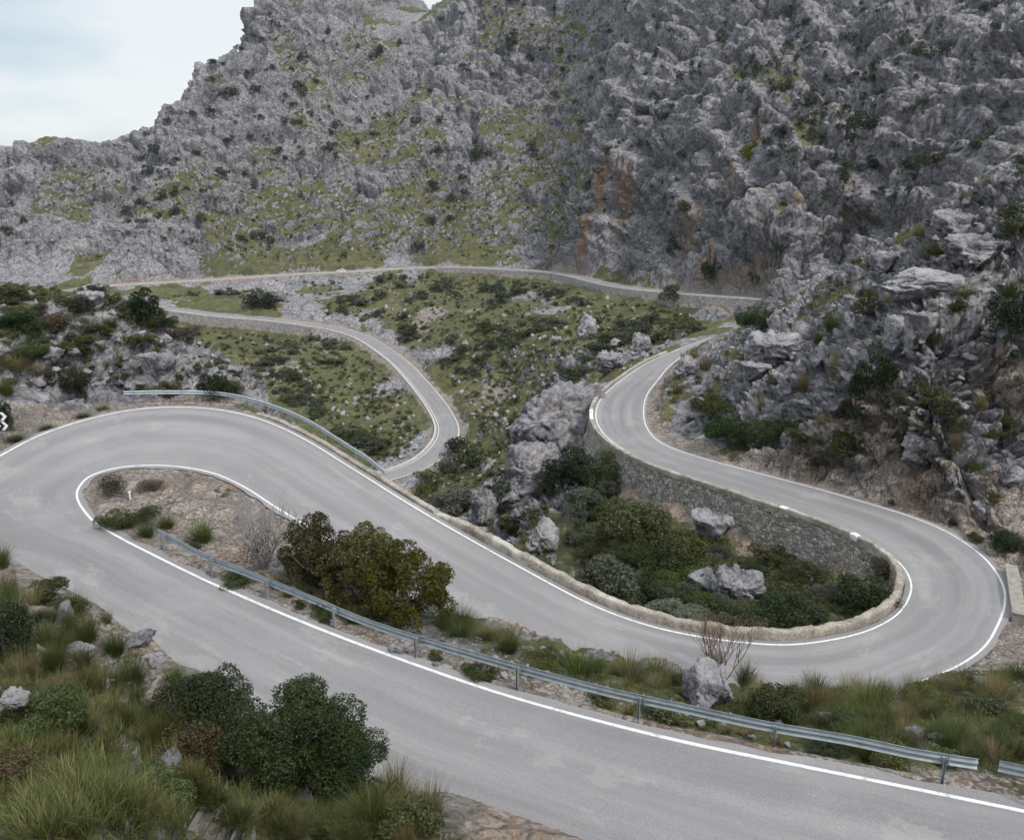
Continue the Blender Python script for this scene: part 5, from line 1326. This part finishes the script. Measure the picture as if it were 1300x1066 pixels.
pr = [leaf_bush(420 + k, 160, .2, nl=5) for k in range(4)]
pts = sample(GU, 600, 0, 1.3, 3, (30, 110)) + sample(RH, 260, .3, .8, 3, (40, 150)) + sample(LO, 260, .3, .8, 3, (40, 100))
merge('undergrowth', pr, pts, [(lambda s: (s, s, s * rz.uniform(.5, .8)))(rz.uniform(.25, .6)) for p in pts], M['l_scrub'], 'low scrub on the nearer slopes')
ISL = [(560, 800), (700, 835), (860, 870), (1000, 885), (1300, 870), (1300, 975), (1240, 975), (1000, 925), (700, 870), (560, 830)]
BNK = [(0, 700), (60, 750), (190, 850), (260, 900), (480, 985), (500, 1066), (0, 1066)]
pr = [grass_arr(500 + k, 60, wd=.016, rad=.6, seg=3) for k in range(5)]
pts = sample(ISL, 300, .0, .5, 3, (12, 40)) + sample(BNK, 800, .35, .6, 3, (4, 32)) + sample(RH, 500, .4, .6, 3, (40, 120)) + sample(LO, 250, .4, .6, 3, (40, 90)) + sample(GU, 200, 0, 1.2, 3, (30, 110))
merge('grass', pr, pts, [(lambda s: (s, s, s))(rz.uniform(.14, .38)) for p in pts], M['g_mix'], 'dry grass between the shrubs and rocks')
V_, F_, c_ = rock_mesh(77, 1, .8, 0, .1); st4 = np.ones((len(V_), 4)); V2_, F2_, c2_ = rock_mesh(78, 2, .8, 0, .2); st42 = np.ones((len(V2_), 4))
ISG = [(110, 640), (180, 597), (270, 612), (350, 660), (430, 740), (560, 790), (760, 870), (1000, 920), (860, 920), (600, 860), (430, 800), (240, 720), (150, 670)]
SHR = [(900, 590), (1080, 630), (1200, 670), (1270, 720), (1300, 720), (1300, 880), (1200, 870), (1290, 800), (1280, 740), (1240, 690), (1150, 640), (1000, 600)]
pts = sample(ISG, 2600, -1, .45, 3, (12, 60)) + sample(SHR, 900, -1, .45, 3, (20, 80)) + sample([(0, 720), (60, 760), (200, 850), (200, 880), (60, 860), (0, 800)], 1200, -1, .5, 3, (5, 35)) + sample(GU, 150, -1, 1.2, 3, (30, 110))
merge('gravel', [(V_, F_, st4), (V2_, F2_, st42)], pts, [(lambda s: (s, s * .8, s * .6))(.02 + .09 * rz.random() ** 3) for p in pts], M['rockw'], 'loose stones and gravel on the bare ground', 'stuff', 'masks')

V3_, F3_, c3_ = rock_mesh(79, 2, .8, 0, .25); st43 = np.ones((len(V3_), 4))
pts = sample(VAL, 900, -1, 2, 4) + sample(VLO, 300, -1, 2, 4) + sample(RAV, 260, -1, 1.5, 4) + sample(RH, 180, -1, .6, 3, (40, 150)) + sample(LO, 260, -1, .6, 3, (40, 100)) + sample(MNA, 700, -1, 2, 5)
merge('rubble', [(V3_, F3_, st43)], pts, [(lambda s: (s, s * rz.uniform(.6, 1), s * rz.uniform(.5, .9)))((.12 + .55 * rz.random() ** 3) * (1 if p[1] < 150 else 2.0)) for p in pts], M['rock'], 'pale broken stones strewn over the slopes', 'stuff', 'masks')

# ------------------------------------------------------------------ sign, block, post, cables, cars
bx, by, bz = Q(8, 562, h=16.3)
sg = tag(empty('chevron_sign', (bx, by, bz), math.radians(8)), 'black and white chevron bend sign on a steel post at the left edge', 'road sign')
q = MB(); q.tube([(0, 0, -.3), (0, 0, 1.25)], .035, 10); q.build('post', M['steel'], sg, True)
q = MB(); q.box((-.62, -.05, 1.42), (1.6, .03, 1.22)); q.build('board', M['black'], sg, False, .01)
for zc_ in (1.72, 1.12):
    for k in range(4):
        x0 = -1.36 + k * .42; q = MB(); t = .2; hh = .27
        pts2 = [(x0, hh), (x0 + t, hh), (x0 + t + .22, 0), (x0 + t, -hh), (x0, -hh), (x0 + .22, 0)]
        vs_ = [(a, -.068, zc_ + b) for a, b in pts2] + [(a, -.064, zc_ + b) for a, b in pts2]
        q.add(vs_, [(0, 1, 2, 5), (5, 2, 3, 4), (6, 11, 8, 7), (11, 10, 9, 8)] + [(i, 6 + i, 6 + (i + 1) % 6, (i + 1) % 6) for i in range(6)])
        q.build('chevron', M['white'], sg)
a = np.array(Q(1283, 722, h=23.9)); b = np.array(Q(1293, 785, h=23.9)); c = (a + b) / 2; L = np.linalg.norm(b - a)
bl = tag(empty('concrete_block', tuple(c), math.atan2(b[1] - a[1], b[0] - a[0])), 'low pale concrete culvert wall at the outer edge of the right bend', 'concrete block')
q = MB(); q.box((0, 0, -.15), (L, .62, .8)); q.build('body', M['concrete'], bl, False, .05)
q = MB(); q.box((0, .0, .27), (L + .06, .70, .10)); q.build('cap', M['concrete'], bl, False, .03)
p = place(165, 634); mk = MB(); mk.tube([(0, 0, -.1), (0, 0, .42)], .05, 8); mk.box((0, 0, .45), (.12, .12, .08), 0, .7)
tag(mk.build('marker_post', M['white'], None, False, 0, tuple(map(float, p))), 'tiny white marker post on the island tip', 'marker post')
def cable(px0, py0, y0, px1, py1, y1, px2, py2, y2, label, r=.028):
    A = np.array([Q(px0, py0, y=y0), Q(px1, py1, y=y1), Q(px2, py2, y=y2)])
    P_ = catmull(A, [24, 24]); q = MB(); q.tube(list(P_), r, 5)
    return tag(q.build('overhead_cable', M['cable'], None, True), label, 'cable')
cable(1420, 578, 54, 1058, 625, 62, 640, 640, 96, 'upper of the two thin black cables spanning the right bends')
cable(1420, 592, 54, 1058, 628, 62, 640, 643, 96, 'lower of the two thin black cables spanning the right bends')

def car(px, i_dir, paint, label, z0=.06, off=1.3):
    a, b, z = project(FC); ii = [i for i in range(bend)]; i = min(ii, key=lambda k: abs(a[k] - px))
    t = FC[i + 1] - FC[i - 1]; ang = math.atan2(t[1], t[0]); pos = offset_line(FC, off)[i]
    e = tag(empty('car', (pos[0], pos[1], pos[2] + z0), ang), label, 'car')
    prof = [(-2.1, .35), (-2.15, .75), (-2.0, .95), (-1.75, 1.0), (-1.2, 1.42), (.35, 1.46), (1.0, 1.0), (1.95, .85), (2.15, .6), (2.12, .3)]
    def ext(pr, w, inset=0):
        q = MB(); n = len(pr); vs_ = [(x, -w, z) for x, z in pr] + [(x, w, z) for x, z in pr]
        q.add(vs_, [tuple(range(n - 1, -1, -1)), tuple(range(n, 2 * n))] + [(k, (k + 1) % n, n + (k + 1) % n, n + k) for k in range(n)]); return q
    ext(prof, .85).build('body', paint, e, False, .06)
    ext([(-1.55, 1.02), (-1.12, 1.36), (.30, 1.39), (.86, 1.02)], .862).build('side_window', M['glass'], e)
    q = MB(); q.add([(1.02, -.7, 1.01), (1.02, .7, 1.01), (.42, .66, 1.42), (.42, -.66, 1.42)], [(0, 1, 2, 3)]); q.add([(-1.77, -.7, 1.01), (-1.77, .7, 1.01), (-1.26, .66, 1.39), (-1.26, -.66, 1.39)], [(3, 2, 1, 0)]); q.build('windscreen', M['glass'], e)
    for x in (-1.3, 1.3):
        for y in (-.8, .8):
            q = MB(); q.tube([(x, y - .1, .31), (x, y + .1, .31)], .31, 18); wh = q.build('wheel', M['tyre'], e)
            q = MB(); q.tube([(x, y - .11, .31), (x, y + .11, .31)], .18, 12); q.build('rim', M['steel'], wh)
    for y in (-.6, .6):
        q = MB(); q.box((2.12, y, .68), (.08, .3, .14)); q.build('headlight', M['white'], e)
        q = MB(); q.box((-2.12, y, .8), (.08, .2, .2)); q.build('tail_light', M['red'], e)
M['glass'] = m_simple('dark_glass', (.02, .025, .03), .1, 0, .05, 1, .6); M['tyre'] = m_simple('tyre', (.02, .02, .02), .8, 0, .1)
M['red'] = m_simple('red_lens', (.35, .02, .02), .3, 0, .1); M['paintw'] = m_simple('white_paint', (.8, .8, .8), .35, 0, .03); M['paints'] = m_simple('silver_paint', (.55, .57, .6), .3, .4, .03)
car(433, 1, M['paintw'], 'tiny white car driving on the middle of the far upper road')
car(112, 1, M['paints'], 'tiny silver car at the left bend of the far upper road')
hb = MB(); hb.box((0, 500, 150), (2200, 1160, 420))
hm = bpy.data.materials.new('thin_haze'); hm.use_nodes = True; t_ = hm.node_tree; t_.nodes.clear()
o_ = t_.nodes.new('ShaderNodeOutputMaterial'); v_ = t_.nodes.new('ShaderNodeVolumePrincipled'); v_.inputs['Color'].default_value = (.80, .87, 1, 1); v_.inputs['Density'].default_value = .00006; v_.inputs['Anisotropy'].default_value = .2
t_.links.new(v_.outputs[0], o_.inputs['Volume'])
tag(hb.build('haze', hm), 'thin bluish haze over the far slopes', None, None, 'stuff')
